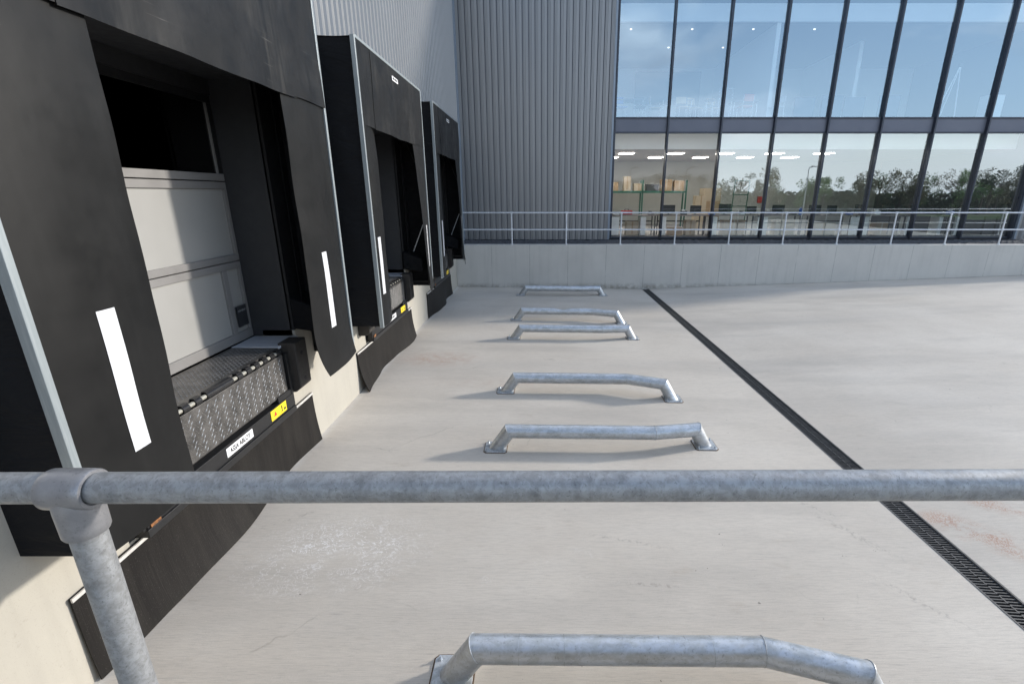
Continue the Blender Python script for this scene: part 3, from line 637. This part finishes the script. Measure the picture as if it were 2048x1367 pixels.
# ------------------------------------------------------------------ wheel guides
GA = [('nearest wheel guide, cut off by the bottom edge of the picture', 2.52, -.165, 1.53),
      ('second nearest wheel guide, its right end bent away from the viewer', 5.69, .10, 1.49),
      ('third nearest wheel guide, right end bent nearer, lined up with the middle shelter', 7.62, -.22, 1.45),
      ('wheel guide just below the dented one, right end bent slightly away', 10.78, .07, 1.40),
      ('wheel guide with a dark dent on top, right end bent nearer', 12.52, -.22, 1.33),
      ('farthest wheel guide, lying close to the retaining wall', 15.80, .10, 1.33)]
for i, (lab, y0, dy, xk) in enumerate(GA):
    x0 = (-.455, -.445, -.455, -.50, -.53, -.55)[i]; x1 = (2.12, 2.07, 2.03, 2.0, 1.96, 1.9)[i]; r = .094; zc = .245
    t = thing('wheel_guide', ((x0+x1)/2, y0, gz(.8)), lab, 'wheel guide', 'galvanised tube wheel guides on the yard')
    zg = lambda x: gz(x)
    cA = (x0-.16, y0-.0, zg(x0)+.012); bm = BM()
    pts = [cA, (x0, y0, zc+zg(x0)), (xk, y0, zc+zg(xk)), (x1, y0+dy, zc+zg(x1)), (x1+.13, y0+dy*1.25, zg(x1)+.012)]
    ext = lambda a, b: tuple(Vector(a)+(Vector(a)-Vector(b)).normalized()*.16)
    full = [ext(pts[0], pts[1])] + pts[1:4] + [ext(pts[4], pts[3])]
    if i == 4:
        mid = [tuple(Vector(pts[1]).lerp(Vector(pts[2]), k/40)) for k in range(1, 40)]
        tube(bm, [full[0], pts[1]] + mid + full[2:], r, 28, False, range(1, 42))
    else: tube(bm, full, r, 28, False, (1, 2))
    if i == 4:
        for v in bm.verts:
            e = math.exp(-((v.co.x-.55)/.16)**2); top = v.co.z-(zc+zg(.5))
            if top > 0: v.co.z -= e*.045*(top/r)
    obj('rail_tube', bm, GALVG, t, True)
    for q_ in (1, 2, 3):
        P_, a_, b_ = Vector(full[q_]), (Vector(full[q_])-Vector(full[q_-1])).normalized(), (Vector(full[q_+1])-Vector(full[q_])).normalized()
        nn_ = (a_+b_).normalized(); u_ = a_.cross(Vector((.1, .2, 1))).normalized(); w2 = u_.cross(a_); ring = []
        for k in range(33):
            o_ = (u_*math.cos(2*math.pi*k/32)+w2*math.sin(2*math.pi*k/32))*(r+.0005); ring.append(tuple(P_+o_+a_*(-o_.dot(nn_)/a_.dot(nn_))))
        if i == 4 and q_ == 2: pass
        bm = BM(); tube(bm, ring, .0038, 6, False); obj('weld_bead', bm, PLATE, t, True)
    for a, b in ((pts[0], pts[1]), (pts[4], pts[3])):
        bm = BM(); A = Vector(a); B = Vector(b); nb = pts[2] if b is pts[1] else pts[2]
        # leg ends on the mitre plane of the corner
        dl = (B-A).normalized(); dm = (Vector(nb)-B).normalized(); nm = (dl+dm).normalized()
        up = Vector((0, 1, 0)); s1 = dl.cross(up).normalized(); s2 = s1.cross(dl)
        tube(bm, full, r, 28, False, (0,) if b is pts[1] else (3,))
        obj('leg', bm, GALVG, t, True)
        # weld bead
        bm = BM(); tube(bm, [v for v in [tuple(A+ (s1*math.cos(q)+s2*math.sin(q))*r - dl*(((s1*math.cos(q)+s2*math.sin(q))*r).z/dl.z)) for q in [2*math.pi*k/20 for k in range(21)]]], .006, 6, False)
        lo = obj('weld_bead', bm, PLATE, t, True)
        # plate with four bolts
        w_ = .145; cx_, cy_ = A.x-(.02 if A.x < 0 else -.02), A.y; zt = zg(cx_)
        bm = BM(); c_ = .03; pp = [(cx_-w_+c_, cy_-w_), (cx_+w_-c_, cy_-w_), (cx_+w_, cy_-w_+c_), (cx_+w_, cy_+w_-c_), (cx_+w_-c_, cy_+w_), (cx_-w_+c_, cy_+w_), (cx_-w_, cy_+w_-c_), (cx_-w_, cy_-w_+c_)]
        prism(bm, pp, zt-.01, zt+.014, 'z'); pl = obj('base_plate', bm, PLATE, t, bevel=.003)
        bm = BM(); g_ = .008; prism(bm, [(cx_+(px-cx_)*(1+g_/w_*1.4), cy_+(py-cy_)*(1+g_/w_*1.4)) for px, py in pp], zt-.01, zt+.004, 'z'); obj('grout_bed', bm, GROUT, t)
        for sx in (-1, 1):
            for sy in (-1, 1):
                bm = BM(); bx, by = cx_+sx*.108, cy_+sy*.108
                tube(bm, [(bx, by, zt+.014), (bx, by, zt+.028)], .015, 6); tube(bm, [(bx, by, zt+.028), (bx, by, zt+.048)], .008, 8); obj('bolt', bm, CHROME, pl)
    if i == 0 or i == 1:
        for xx in ((x0+.29, x0+.60, x0+1.62) if i == 0 else (x0+.95, x0+1.62)):
            bm = BM(); tube(bm, [(xx, y0, zc+zg(x0)+(zg(xk)-zg(x0))*(xx-x0)/(xk-x0)), (xx+.006, y0, zc+zg(x0)+(zg(xk)-zg(x0))*(xx-x0)/(xk-x0))], r+.0012, 28, False); obj('banding_ring', bm, PLATE, t, True)

# ------------------------------------------------------------------ foreground handrail on its platform
hr = thing('handrail', (-.73, .65, 1.62), 'close-up mottled galvanised handrail with cast tee fitting crossing the foreground', 'handrail')
ZR = H-.44
P0 = Vector((-3.0, .6475-.0145, ZR)); P1 = Vector((3.0, .6475+.0195, ZR))
bm = BM(); tube(bm, [P0, P1], .0242, 40); obj('top_rail', bm, GALV, hr, True)
bm = BM(); tube(bm, [(-3, .64, 2.17), (3, .66, 2.17)], .0242, 24); obj('middle_rail', bm, GALV, hr, True)
for px in (-.735, 1.62):
    py = .6475+.0058*px
    bm = BM(); tube(bm, [(px, py, 1.62), (px, py, ZR-.05)], .0242, 40); obj('post', bm, GALV, hr, True)
    bm = BM()
    prof = [(-.035, .0250), (-.035, .0300), (-.0325, .0315), (-.02, .0318), (.02, .0318), (.0325, .0315), (.035, .0300), (.035, .0250)]
    def lathe(bm, c, ax, prof, seg=40):
        ax = Vector(ax).normalized(); u = ax.cross(Vector((0, 1, 0))).normalized(); v = ax.cross(u); rings = []
        for s_, r_ in prof: rings.append([bm.verts.new(Vector(c)+ax*s_+(u*math.cos(2*math.pi*k/seg)+v*math.sin(2*math.pi*k/seg))*r_) for k in range(seg)])
        for a, b in zip(rings, rings[1:]):
            for k in range(seg): bm.faces.new((a[k], a[(k+1) % seg], b[(k+1) % seg], b[k]))
    ax = (P1-P0).normalized()
    lathe(bm, (px, py, ZR), ax, prof)
    lathe(bm, (px, py, ZR), (0, 0, -1), [(.0, .028), (.02, .0312), (.030, .0315), (.066, .0310), (.075, .0308), (.079, .0290), (.079, .0246)])
    obj('tee_fitting', bm, CAST, hr, True)
    bm = BM(); tube(bm, [(px, py, 1.62), (px, py, 1.65)], .055, 24); obj('base_flange', bm, CAST, hr, True)
bm = BM(); box(bm, -3.1, 3.2, -1.8, .74, 1.4, 1.62); box(bm, -3.1, 3.2, -1.6, .6, -.1, 1.4); tag(obj('viewing_platform', bm, DOCKWALL), 'raised concrete platform carrying the foreground handrail', 'platform')

# ------------------------------------------------------------------ office building
YC = 19.12; YG = 19.4; XM = [2.70+1.99*k for k in range(9)]
Z1, Z2, Z3, Z4 = 1.60, 5.43, 5.95, 11.0
ob = thing('office_building', (10, YG, 1.5), 'two-storey office building with slate grey cladding and a full height glass curtain wall', 'building')
DP = [(0, 0), (.46, 0), (.47, .12), (.60, .12), (.61, .016), (.70, .016), (.72, .028), (.80, .028), (.82, .016), (.96, .016)]
bm = BM(); clad(bm, XC+.085, 2.55, 1.52, 12, YC, .222, DP, 'x'); obj('ribbed_cladding', bm, DARKCLAD, ob)
bm = BM(); box(bm, 2.552, 2.60, YC-.03, YG+.1, 1.52, 12); box(bm, 2.60, 2.64, YC+.06, YG+.1, 1.52, 12); obj('corner_trim', bm, TRIM, ob)
bm = BM(); box(bm, XC, 2.55, YC+.002, YC+.09, 1.44, 1.52); box(bm, 2.55, 18.6, YG-.06, YG+.1, 1.44, 1.54); obj('plinth', bm, DARKGAP, ob)
bm = BM(); clad(bm, 18.72, 19.4, 1.52, 12, YC+.1, .222, DP, 'x'); obj('end_pier', bm, DARKCLAD, ob)
bm = BM(); box(bm, 18.66, 18.718, YC+.07, YG+.1, 1.52, 12); obj('end_pier_trim', bm, TRIM, ob)
for k, x in enumerate(XM):
    bm = BM(); box(bm, x-.03, x+.03, YG-.12, YG+.0, 1.54, 11.0); box(bm, x-.045, x+.045, YG+.0, YG+.10, 1.54, 11.0); obj('mullion', bm, MULL, ob, bevel=.004)
for k in range(8):
    a, b = XM[k]+.046, XM[k+1]-.046
    bm = BM(); box(bm, a, b, YG+.0, YG+.05, Z2+.03, Z3-.05); obj('spandrel_panel', bm, SPAN, ob)
    bm = BM()
    for z0, z1 in ((1.542, 1.60), (Z2-.03, Z2+.028), (Z3-.048, Z3+.01)): box(bm, a, b, YG-.03, YG+.08, z0, z1)
    obj('transom', bm, MULL, ob, bevel=.003)
    for z0, z1, gm_ in ((1.60, Z2-.03, GLASS_CL if k < 2 else GLASS_LO), (Z3+.01, 11.0, GLASS_UP)):
        bm = BM(); box(bm, a, b, YG+.024, YG+.030, z0, z1)
        for f_ in bm.faces: f_.material_index = 0 if f_.normal.y < -.5 or all(abs(v.co.y-(YG+.024)) < 1e-5 for v in f_.verts) else 1
        obj('window_pane', bm, [gm_, CLEARG], ob)
# shell and rooms
bm = BM(); box(bm, -3.1, 19.4, 19.22, 30, 11.05, 12.1); box(bm, 18.8, 19.4, 19.6, 30, 1.47, 11.05); box(bm, -3.1, 2.5, YC+.1, 30, 1.47, 11.05); box(bm, 2.5, 18.8, 28.2, 30, 1.47, 11.05); obj('building_shell', bm, SPAN, ob)
bm = BM(); box(bm, 2.65, 18.75, 28.0, 28.18, 1.60, 5.5); box(bm, 2.52, 2.65, 19.55, 28.18, 1.6, 5.5); obj('ground_floor_wall', bm, INWALL, ob)
bm = BM(); box(bm, 2.66, 18.7, 19.52, 28.0, 1.49, 1.60); box(bm, 2.66, 18.7, 20.25, 28, 5.94, 5.96); obj('floor_surface', bm, INFLOOR, ob)
bm = BM(); box(bm, 2.66, 18.7, 20.3, 28.0, 4.92, 5.05); box(bm, 2.66, 18.7, 20.3, 28, 9.28, 9.4); obj('ceiling', bm, INCEIL, ob)  # ceiling colour dimmed against the bulkhead, standing in for less daylight
bm = BM(); box(bm, 2.66, 18.7, 20.2, 20.298, 4.92, 5.5); box(bm, 2.66, 18.7, 19.52, 28, 5.52, 5.938); box(bm, 2.66, 18.7, 20.2, 20.298, 9.28, 9.86); obj('bulkhead', bm, INWHITE, ob)
bm = BM(); box(bm, 2.65, 18.75, 27.0, 27.2, 5.97, 11); box(bm, 2.52, 2.65, 19.55, 27, 5.96, 11); box(bm, 8.7, 8.85, 20.3, 27, 5.97, 9.28); box(bm, 13.2, 13.35, 22.5, 27, 5.97, 9.28); obj('partition_wall', bm, INWHITE, ob)
bm = BM(); box(bm, 4.7, 8.0, 26.9, 26.998, 7.6, 9.1); box(bm, 6.9, 8.0, 26.9, 26.998, 5.97, 7.6); obj('dark_opening', bm, SPAN, ob)
wn = ('first', 'second', 'third', 'fourth', 'fifth', 'sixth', 'seventh', 'eighth')
cnt = 0
for r_, yy in enumerate((22.2, 24.5)):
    for k in range(5):
        x = 3.3 + k*2.15 + (.35 if r_ == 0 else 0) 
        bm = BM(); box(bm, x-.3, x+.3, yy-.3, yy+.3, 4.895, 4.915)
        o = obj('ceiling_lamp', bm, LAMP); tag(o, f'lit square ceiling lamp, {wn[k]} from the left in the {"front" if r_ == 0 else "rear"} row downstairs', 'ceiling lamp', 'square ceiling lamps')
for r_, (yy, x0_) in enumerate(((21.0, 3.4), (23.4, 3.1))):
    for k in range(4):
        x = x0_ + k*2.35; bm = BM(); tube(bm, [(x, yy, 9.25), (x, yy, 9.278)], .038, 14)
        tag(obj('downlight', bm, DOWNL, None, True), f'small round downlight upstairs, {wn[k]} from the left in the {"front" if r_ == 0 else "rear"} row', 'downlight', 'round downlights upstairs')

# furniture -------------------------------------------------
def table(x, y, z, w_, d_, h, top, label, name='table'):
    t = thing(name, (x, y, z), label, 'table', 'tables behind the windows')
    bm = BM(); box(bm, x-w_/2, x+w_/2, y-d_/2, y+d_/2, z+h-.035, z+h); obj('table_top', bm, top, t, bevel=.006)
    for sx in (-1, 1):
        for sy in (-1, 1):
            bm = BM(); tube(bm, [(x+sx*(w_/2-.05), y+sy*(d_/2-.05), z), (x+sx*(w_/2-.05), y+sy*(d_/2-.05), z+h-.035)], .018, 8); obj('leg', bm, CHROME, t, True)
    return t
def chair(x, y, z, rot, shell, label, h=.45):
    t = thing('chair', (x, y, z), label, 'chair', 'chairs behind the windows')
    def P(a, b, c): cs, sn = math.cos(rot), math.sin(rot); return (x+a*cs-b*sn, y+a*sn+b*cs, z+c)
    def bx(bm, a0, a1, b0, b1, c0, c1):
        v = [bm.verts.new(P(*p)) for p in ((a0,b0,c0),(a1,b0,c0),(a1,b1,c0),(a0,b1,c0),(a0,b0,c1),(a1,b0,c1),(a1,b1,c1),(a0,b1,c1))]
        for f in ((3,2,1,0),(4,5,6,7),(0,1,5,4),(1,2,6,5),(2,3,7,6),(3,0,4,7)): bm.faces.new([v[i] for i in f])
    bm = BM(); bx(bm, -.22, .22, -.21, .21, h-.02, h+.015); obj('seat', bm, shell, t, bevel=.008)
    bm = BM(); grid(bm, 6, 4, lambda u, v: P(-.21+.42*u, .22+.03*v-.03*math.sin(math.pi*u), h+.16+.24*v)); obj('backrest', bm, shell, t, True, solid=.014)
    for sx in (-1, 1):
        bm = BM(); tube(bm, [P(sx*.2, -.2, 0), P(sx*.2, -.19, h-.02)], .011, 8); obj('leg', bm, CHROME, t, True)
        bm = BM(); tube(bm, [P(sx*.2, .24, 0), P(sx*.2, .2, h), P(sx*.2, .25, h+.4)], .011, 8); obj('leg', bm, CHROME, t, True)
    return t
ZU = 5.96
table(3.4, 20.7, ZU, 1.1, .7, .78, TABLET, 'dark topped table at the far left upstairs window')
table(5.25, 20.75, ZU, 1.2, .7, .78, TABLET, 'dark topped table behind the second upstairs window')
table(8.0, 20.9, ZU, 1.0, .6, .74, TABLET, 'table behind the coral chair upstairs')
chair(3.0, 20.2, ZU, .2, BLUEP, 'blue chair in front of the left upstairs table'); chair(3.75, 20.2, ZU, -.1, DKPL, 'dark chair at the right of the left upstairs table')
chair(4.45, 20.7, ZU, 1.5, WOOD, 'beech chair left of the second upstairs table', .5); chair(5.4, 20.15, ZU, .1, WOOD, 'beech chair in front of the second upstairs table'); chair(5.95, 20.4, ZU, .6, WOOD, 'beech chair right of the second upstairs table')
chair(7.75, 20.05, ZU, 3.14+.12, ORANGE, 'coral backed chair behind the third upstairs window')
chair(8.98, 20.15, ZU, -1.45, WHITEF, 'white chair in profile at the fourth upstairs window')
chair(6.7, 20.5, ZU, .3, WOOD, 'beech chair beside the bar stool upstairs')
st = thing('bar_stool', (6.45, 20.3, ZU), 'tall stool with dark round seat behind the second upstairs window', 'stool')
bm = BM(); tube(bm, [(6.45, 20.3, ZU+.68), (6.45, 20.3, ZU+.72)], .2, 20); obj('seat', bm, DKPL, st, True)
for k in range(4):
    a = k*math.pi/2+.7; bm = BM(); tube(bm, [(6.45+.22*math.cos(a), 20.3+.22*math.sin(a), ZU), (6.45+.14*math.cos(a), 20.3+.14*math.sin(a), ZU+.68)], .011, 8); obj('leg', bm, CHROME, st, True)
fr2 = thing('clothes_rail', (7.1, 20.4, ZU), 'thin white clothes rail frame behind the third upstairs window', 'rail')
bm = BM(); tube(bm, [(6.85, 20.4, ZU), (6.85, 20.4, ZU+1.15), (7.35, 20.4, ZU+1.15), (7.35, 20.4, ZU)], .014, 8); obj('frame_tube', bm, CHROME, fr2, True)
ea = thing('easel', (15.9, 20.4, ZU), 'tall white tripod easel behind the seventh upstairs window', 'easel')
for dx_, dy_ in ((-.62, 0), (.32, .1), (.05, .6)):
    bm = BM(); tube(bm, [(15.9+dx_, 20.4+dy_, ZU), (16.0, 20.5, ZU+1.95)], .022, 8); obj('leg', bm, WHITEF, ea, True)
bm = BM(); box(bm, 15.93, 16.05, 20.44, 20.54, ZU+1.9, ZU+2.02); obj('head_clamp', bm, DKPL, ea)
cb = thing('cabinet', (17.5, 20.4, ZU), 'white upright cabinet behind the last upstairs window', 'cabinet')
bm = BM(); box(bm, 17.2, 17.75, 20.2, 20.7, ZU+.02, ZU+.9); obj('carcass', bm, WHITEF, cb, bevel=.005); bm = BM(); box(bm, 17.24, 17.71, 20.19, 20.199, ZU+.06, ZU+.86); obj('door', bm, WHITEF, cb)
for k, x in enumerate((10.6, 11.7, 12.6, 14.0)):
    s_ = thing('low_screen', (x, 21.2, ZU), f'low blue fabric screen upstairs, {wn[k]} from the left', 'screen', 'low screens upstairs')
    bm = BM(); box(bm, x-.42, x+.42, 21.18, 21.24, ZU+.1, ZU+.98+.07*(k % 2)); obj('panel', bm, SPAN, s_, bevel=.01)
    bm = BM(); box(bm, x-.40, x-.36, 21.05, 21.35, ZU, ZU+.099); box(bm, x+.36, x+.40, 21.05, 21.35, ZU, ZU+.099); obj('foot', bm, CHROME, s_)
for k, x in enumerate((9.6, 10.4)):
    bm = BM(); box(bm, x, x+.05, 24, 24.05, ZU, ZU+3.3); tag(obj('white_post', bm, WHITEF), f'slim white post standing upstairs, {("left", "right")[k]} one of two', 'post', 'slim posts upstairs')

ZG_ = 1.60
# workbenches just inside the lower windows
for k in range(8):
    x = XM[k]+1.0
    t = thing('workbench', (x, 20.25, ZG_), f'grey topped workbench behind the {wn[k]} lower window from the left', 'workbench', 'workbenches behind the lower windows')
    bm = BM(); box(bm, x-.93, x+.93, 19.9, 20.6, ZG_+.78, ZG_+.82); obj('bench_top', bm, INCEIL, t, bevel=.004)
    bm = BM(); box(bm, x-.90, x+.90, 20.54, 20.58, ZG_+.52, ZG_+.57); obj('rear_beam', bm, DKPL, t)
    for sx in (-1, 1):
        bm = BM(); box(bm, x+sx*.88-.02, x+sx*.88+.02, 19.95, 20.0, ZG_, ZG_+.78); box(bm, x+sx*.88-.02, x+sx*.88+.02, 20.5, 20.55, ZG_, ZG_+.78); obj('leg', bm, DKPL, t)
ptx = [(2.95, .34), (4.1, .22), (4.95, .16), (6.95, .32), (8.95, .42), (12.9, .75), (14.95, .26), (16.2, .16), (16.95, .26)]
for k, (x, w_) in enumerate(ptx):
    t = thing('drawer_unit', (x, 20.1, ZG_), f'white drawer unit under the workbenches, number {k+1} counting from the left'.replace(f'number {k+1} counting', f'{["first","second","third","fourth","fifth","sixth and widest","seventh","eighth","ninth"][k]}'), 'drawer unit', 'white drawer units under the workbenches')
    bm = BM(); box(bm, x-w_/2, x+w_/2, 19.92, 20.4, ZG_+.02, ZG_+.74); obj('carcass', bm, WHITEF, t, bevel=.006)
    bm = BM()
    for q in range(3): box(bm, x-w_/2+.01, x+w_/2-.01, 19.905, 19.919, ZG_+.05+q*.23, ZG_+.26+q*.23)
    obj('drawer', bm, WHITEF, t, bevel=.003)
# cardboard boxes under benches and on benches
for k, (x, y, z, w_, h_, d_, mt, lab) in enumerate([
    (3.7, 20.3, ZG_, .5, .55, .4, CARD2, 'pale cardboard box under the first workbench'),
    (5.5, 20.3, ZG_, .55, .3, .4, CARD, 'flat cardboard box under the second workbench'),
    (6.1, 20.3, ZG_, .4, .6, .4, CARD2, 'tall pale cardboard box under the second workbench'),
    (7.9, 20.35, ZG_, .9, .6, .4, CARD, 'wide cardboard box under the third workbench'),
    (10.0, 20.35, ZG_, .8, .62, .4, CARD2, 'wide pale cardboard box under the fourth workbench'),
    (11.6, 20.35, ZG_, 1.0, .5, .4, CARD2, 'long pale box under the fifth workbench'),
    (14.0, 20.35, ZG_, .5, .5, .4, CARD, 'cardboard box right of the widest white drawer unit'),
    (3.05, 25.6, 3.38, .45, .62, .4, CARD2, 'tall pale box at the left end of the rack shelf'),
    (3.6, 25.6, 3.38, .5, .42, .4, CARD, 'open brown box second along the rack shelf'),
    (4.3, 25.6, 3.38, .35, .7, .4, CARD2, 'narrow upright pale box on the rack shelf'),
    (4.9, 25.6, 3.38, .5, .36, .4, CARD2, 'low pale box in the middle of the rack shelf'),
    (6.3, 25.6, 3.38, .55, .55, .4, CARD, 'brown box right of the dark crate on the rack shelf'),
    (6.95, 25.6, 3.38, .5, .5, .4, CARD, 'brown box at the right end of the rack shelf'),
    (8.2, 24.5, ZG_, .9, 1.3, .8, CARD, 'large brown carton at the bottom of the tall stack'),
    (8.25, 24.5, ZG_+1.3, .85, .6, .7, CARD2, 'pale carton on top of the tall stack'),
    (7.6, 24.0, ZG_, .5, 1.55, .5, CARD2, 'tall narrow carton left of the tall stack')]):
    t = thing('cardboard_box', (x, y, z), lab, 'box', 'cardboard boxes indoors')
    bm = BM(); box(bm, x-w_/2, x+w_/2, y-d_/2, y+d_/2, z, z+h_); obj('carton', bm, mt, t, bevel=.006)
    bm = BM(); box(bm, x-.03, x+.03, y-d_/2-.002, y-d_/2, z+h_*.1, z+h_+.001); obj('tape', bm, CARD2 if mt is CARD else CARD, t)
rk = thing('storage_rack', (5.0, 25.6, ZG_), 'dark green storage rack with one long shelf against the back wall', 'rack')
bm = BM(); box(bm, 2.8, 7.3, 25.3, 25.9, 3.28, 3.378); obj('shelf', bm, GREEN, rk)
for x in (2.8, 5.05, 7.26):
    bm = BM(); box(bm, x, x+.07, 25.3, 25.36, ZG_, 3.9); box(bm, x, x+.07, 25.84, 25.9, ZG_, 3.9); obj('upright', bm, GREEN, rk)
cr_ = thing('crate', (5.6, 25.6, 3.38), 'dark plastic crate on the rack shelf between pale and brown boxes', 'crate')
bm = BM(); box(bm, 5.3, 5.9, 25.4, 25.8, 3.38, 3.66); box(bm, 5.28, 5.92, 25.38, 25.82, 3.62, 3.70); obj('tub', bm, DKPL, cr_, bevel=.01)
tr2 = thing('trolley', (8.9, 22.5, ZG_), 'tall green wire trolley frame behind the third lower window', 'trolley')
bm = BM()
for (x, dx) in ((8.6, .0), (9.25, .0)): tube(bm, [(x, 22.5, ZG_+.1), (x+.05, 22.5, ZG_+2.2)], .022, 8)
for zz in (.4, 1.1, 1.6, 2.2): tube(bm, [(8.6, 22.5, ZG_+zz), (9.28, 22.5, ZG_+zz)], .02, 8)
obj('frame', bm, GREEN, tr2, True)
rb = thing('red_case', (3.45, 20.2, ZG_+.82), 'red carrying case on the first workbench', 'case')
bm = BM(); box(bm, 3.22, 3.68, 20.1, 20.35, ZG_+.821, ZG_+.99); obj('case_body', bm, REDP, rb, bevel=.03); bm = BM(); tube(bm, [(3.35, 20.22, ZG_+.98), (3.37, 20.22, ZG_+1.03), (3.53, 20.22, ZG_+1.03), (3.55, 20.22, ZG_+.98)], .012, 8); obj('case_handle', bm, DKPL, rb, True)
bb = thing('bottle', (10.55, 20.15, ZG_+.82), 'blue water bottle on the fourth workbench', 'bottle')
bm = BM(); tube(bm, [(10.55, 20.15, ZG_+.82), (10.55, 20.15, ZG_+1.05), (10.55, 20.15, ZG_+1.09)], [.06, .06, .025], 14); obj('bottle_body', bm, BLUEP, bb, True); bm = BM(); tube(bm, [(10.55, 20.15, ZG_+1.09), (10.55, 20.15, ZG_+1.12)], .027, 12); obj('cap', bm, WHITEF, bb)
k = 0
for x, w_, h_ in ((5.2, .5, .3), (6.3, .45, .28), (7.5, .5, .34), (8.6, .4, .25), (9.7, .5, .3), (11.2, .5, .3), (11.9, .4, .28), (13.1, .5, .32), (14.2, .5, .34), (15.3, .45, .3), (17.2, .5, .3)):
    t = thing('monitor', (x, 20.3, ZG_+.82), f'dark computer monitor on the workbenches, {["first","second","third","fourth","fifth","sixth","seventh","eighth","ninth","tenth","eleventh"][k]} from the left', 'monitor', 'monitors on the workbenches')
    bm = BM(); box(bm, x-w_/2, x+w_/2, 20.28, 20.32, ZG_+.90, ZG_+.90+h_); obj('screen', bm, DKPL, t, bevel=.005)
    bm = BM(); box(bm, x-.03, x+.03, 20.325, 20.35, ZG_+.83, ZG_+1.0); box(bm, x-.12, x+.12, 20.22, 20.40, ZG_+.82, ZG_+.832); obj('stand', bm, DKPL, t); k += 1
k = 0
for x in (3.0, 4.4, 5.75, 6.9, 8.1, 9.2, 10.2, 12.5, 13.6, 14.7, 16.1, 16.6):
    t = thing('parts_tray', (x, 20.05, ZG_+.82), f'small tray of parts on the workbenches, {["first","second","third","fourth","fifth","sixth","seventh","eighth","ninth","tenth","eleventh","twelfth"][k]} from the left', 'tray', 'trays on the workbenches')
    bm = BM(); h_ = .05+.05*(k % 3); box(bm, x-.12, x+.12, 19.97, 20.13, ZG_+.821, ZG_+.821+h_); obj('tray', bm, (WHITEF, INCEIL, DKPL, BLUEP)[k % 4], t, bevel=.01)
    bm = BM(); box(bm, x-.08, x+.03, 19.99, 20.1, ZG_+.822+h_, ZG_+.87+h_); obj('parts', bm, (CARD2, DKPL, WHITEF)[k % 3], t); k += 1
tg = thing('extinguisher', (12.2, 27.9, 3.0), 'small red box on the back wall behind the fifth lower window', 'wall box')
bm = BM(); box(bm, 12.1, 12.35, 27.88, 27.99, 2.75, 3.1); obj('box_body', bm, REDP, tg, bevel=.02)

# ------------------------------------------------------------------ what stands behind the viewer and shows in the panes
def tree(x, y, h, leaf, label, dens=700, seed=0):
    rd = random.Random(seed); t = thing('tree', (x, y, -.6), label, 'tree', 'trees beyond the car park')
    bm = BM(); tube(bm, [(x, y, -.6), (x+.1, y, h*.35), (x+.2, y, h*.8)], [.22, .15, .05], 8)
    for k in range(9):
        a = rd.uniform(0, 6.28); z0 = h*rd.uniform(.2, .6); l = h*.28; tube(bm, [(x+.1, y, z0), (x+.1+l*math.cos(a), y+l*math.sin(a), z0+l*.9)], [.07, .02], 5)
    obj('trunk', bm, BARK, t, True)
    bm = BM(); cl = [(rd.gauss(0, .17)*h, rd.gauss(0, .17)*h, h*rd.uniform(.22, .9), h*rd.uniform(.09, .17)) for _ in range(16)]
    for k in range(dens):
        c = rd.choice(cl); d_ = Vector((rd.gauss(0, 1), rd.gauss(0, 1), rd.gauss(0, 1))).normalized()*c[3]*rd.uniform(.5, 1.1)
        p = Vector((x+c[0], y+c[1], c[2]))+d_; s_ = rd.uniform(.10, .24)
        u = Vector((rd.gauss(0, 1), rd.gauss(0, 1), rd.gauss(0, 1))).normalized()*s_; v = Vector((rd.gauss(0, 1), rd.gauss(0, 1), rd.gauss(0, 1))).normalized()*s_
        bm.faces.new([bm.verts.new(p+a_) for a_ in (-u, v, u)])
    obj('crown', bm, leaf, t)
rd = random.Random(3)
tn = 0
for k in range(48):
    x = 10+k*3.1+rd.uniform(-1, 1); y = -58+rd.uniform(-6, 4)
    h = (6.6+rd.uniform(-1.4, 1.6)) if x < 75 else 8.2+rd.uniform(-.6, .6)
    lf = LEAF1 if k in (12, 13, 14, 15, 18, 21, 22) else (LEAF2 if k % 3 else LEAF3)
    tree(x, y, h, lf, 'tree in the row mirrored in the lower office windows', 1700, k)
bm = BM()
for k in range(26000):
    x = rd.uniform(-20, 170); p = Vector((x, -64+rd.uniform(-3, 3), rd.uniform(-.5, 3.6+mnoise.noise(Vector((x*.15, 0, 0)))))); s_ = rd.uniform(.25, .6)
    u = Vector((rd.gauss(0, 1), rd.gauss(0, 1), rd.gauss(0, 1))).normalized()*s_; v = Vector((rd.gauss(0, 1), rd.gauss(0, 1), rd.gauss(0, 1))).normalized()*s_
    bm.faces.new([bm.verts.new(p+a_) for a_ in (-u, v, u)])
tag(obj('hedge', bm, LEAF3), 'dense dark hedge under the trees mirrored in the office windows', 'hedge', kind='stuff')
for k, x in enumerate((10.5, 17.5, 32)):
    y = -22
    t = thing('street_lamp', (x, y, -.09), f'slim lamp post mirrored in the lower windows, {("leftmost", "middle", "rightmost")[k]} of the three', 'lamp post', 'lamp posts in the car park')
    bm = BM(); tube(bm, [(x, y, -.09), (x, y, 6.0), (x+.1, y, 6.25), (x+.5, y, 6.35)], [.07, .05, .045, .04], 10); obj('pole', bm, PLATE, t, True)
    bm = BM(); prism(bm, [(x+.4, 6.33), (x+1.1, 6.40), (x+1.1, 6.46), (x+.4, 6.45)], y-.12, y+.12); obj('lamp_head', bm, PLATE, t, bevel=.02)
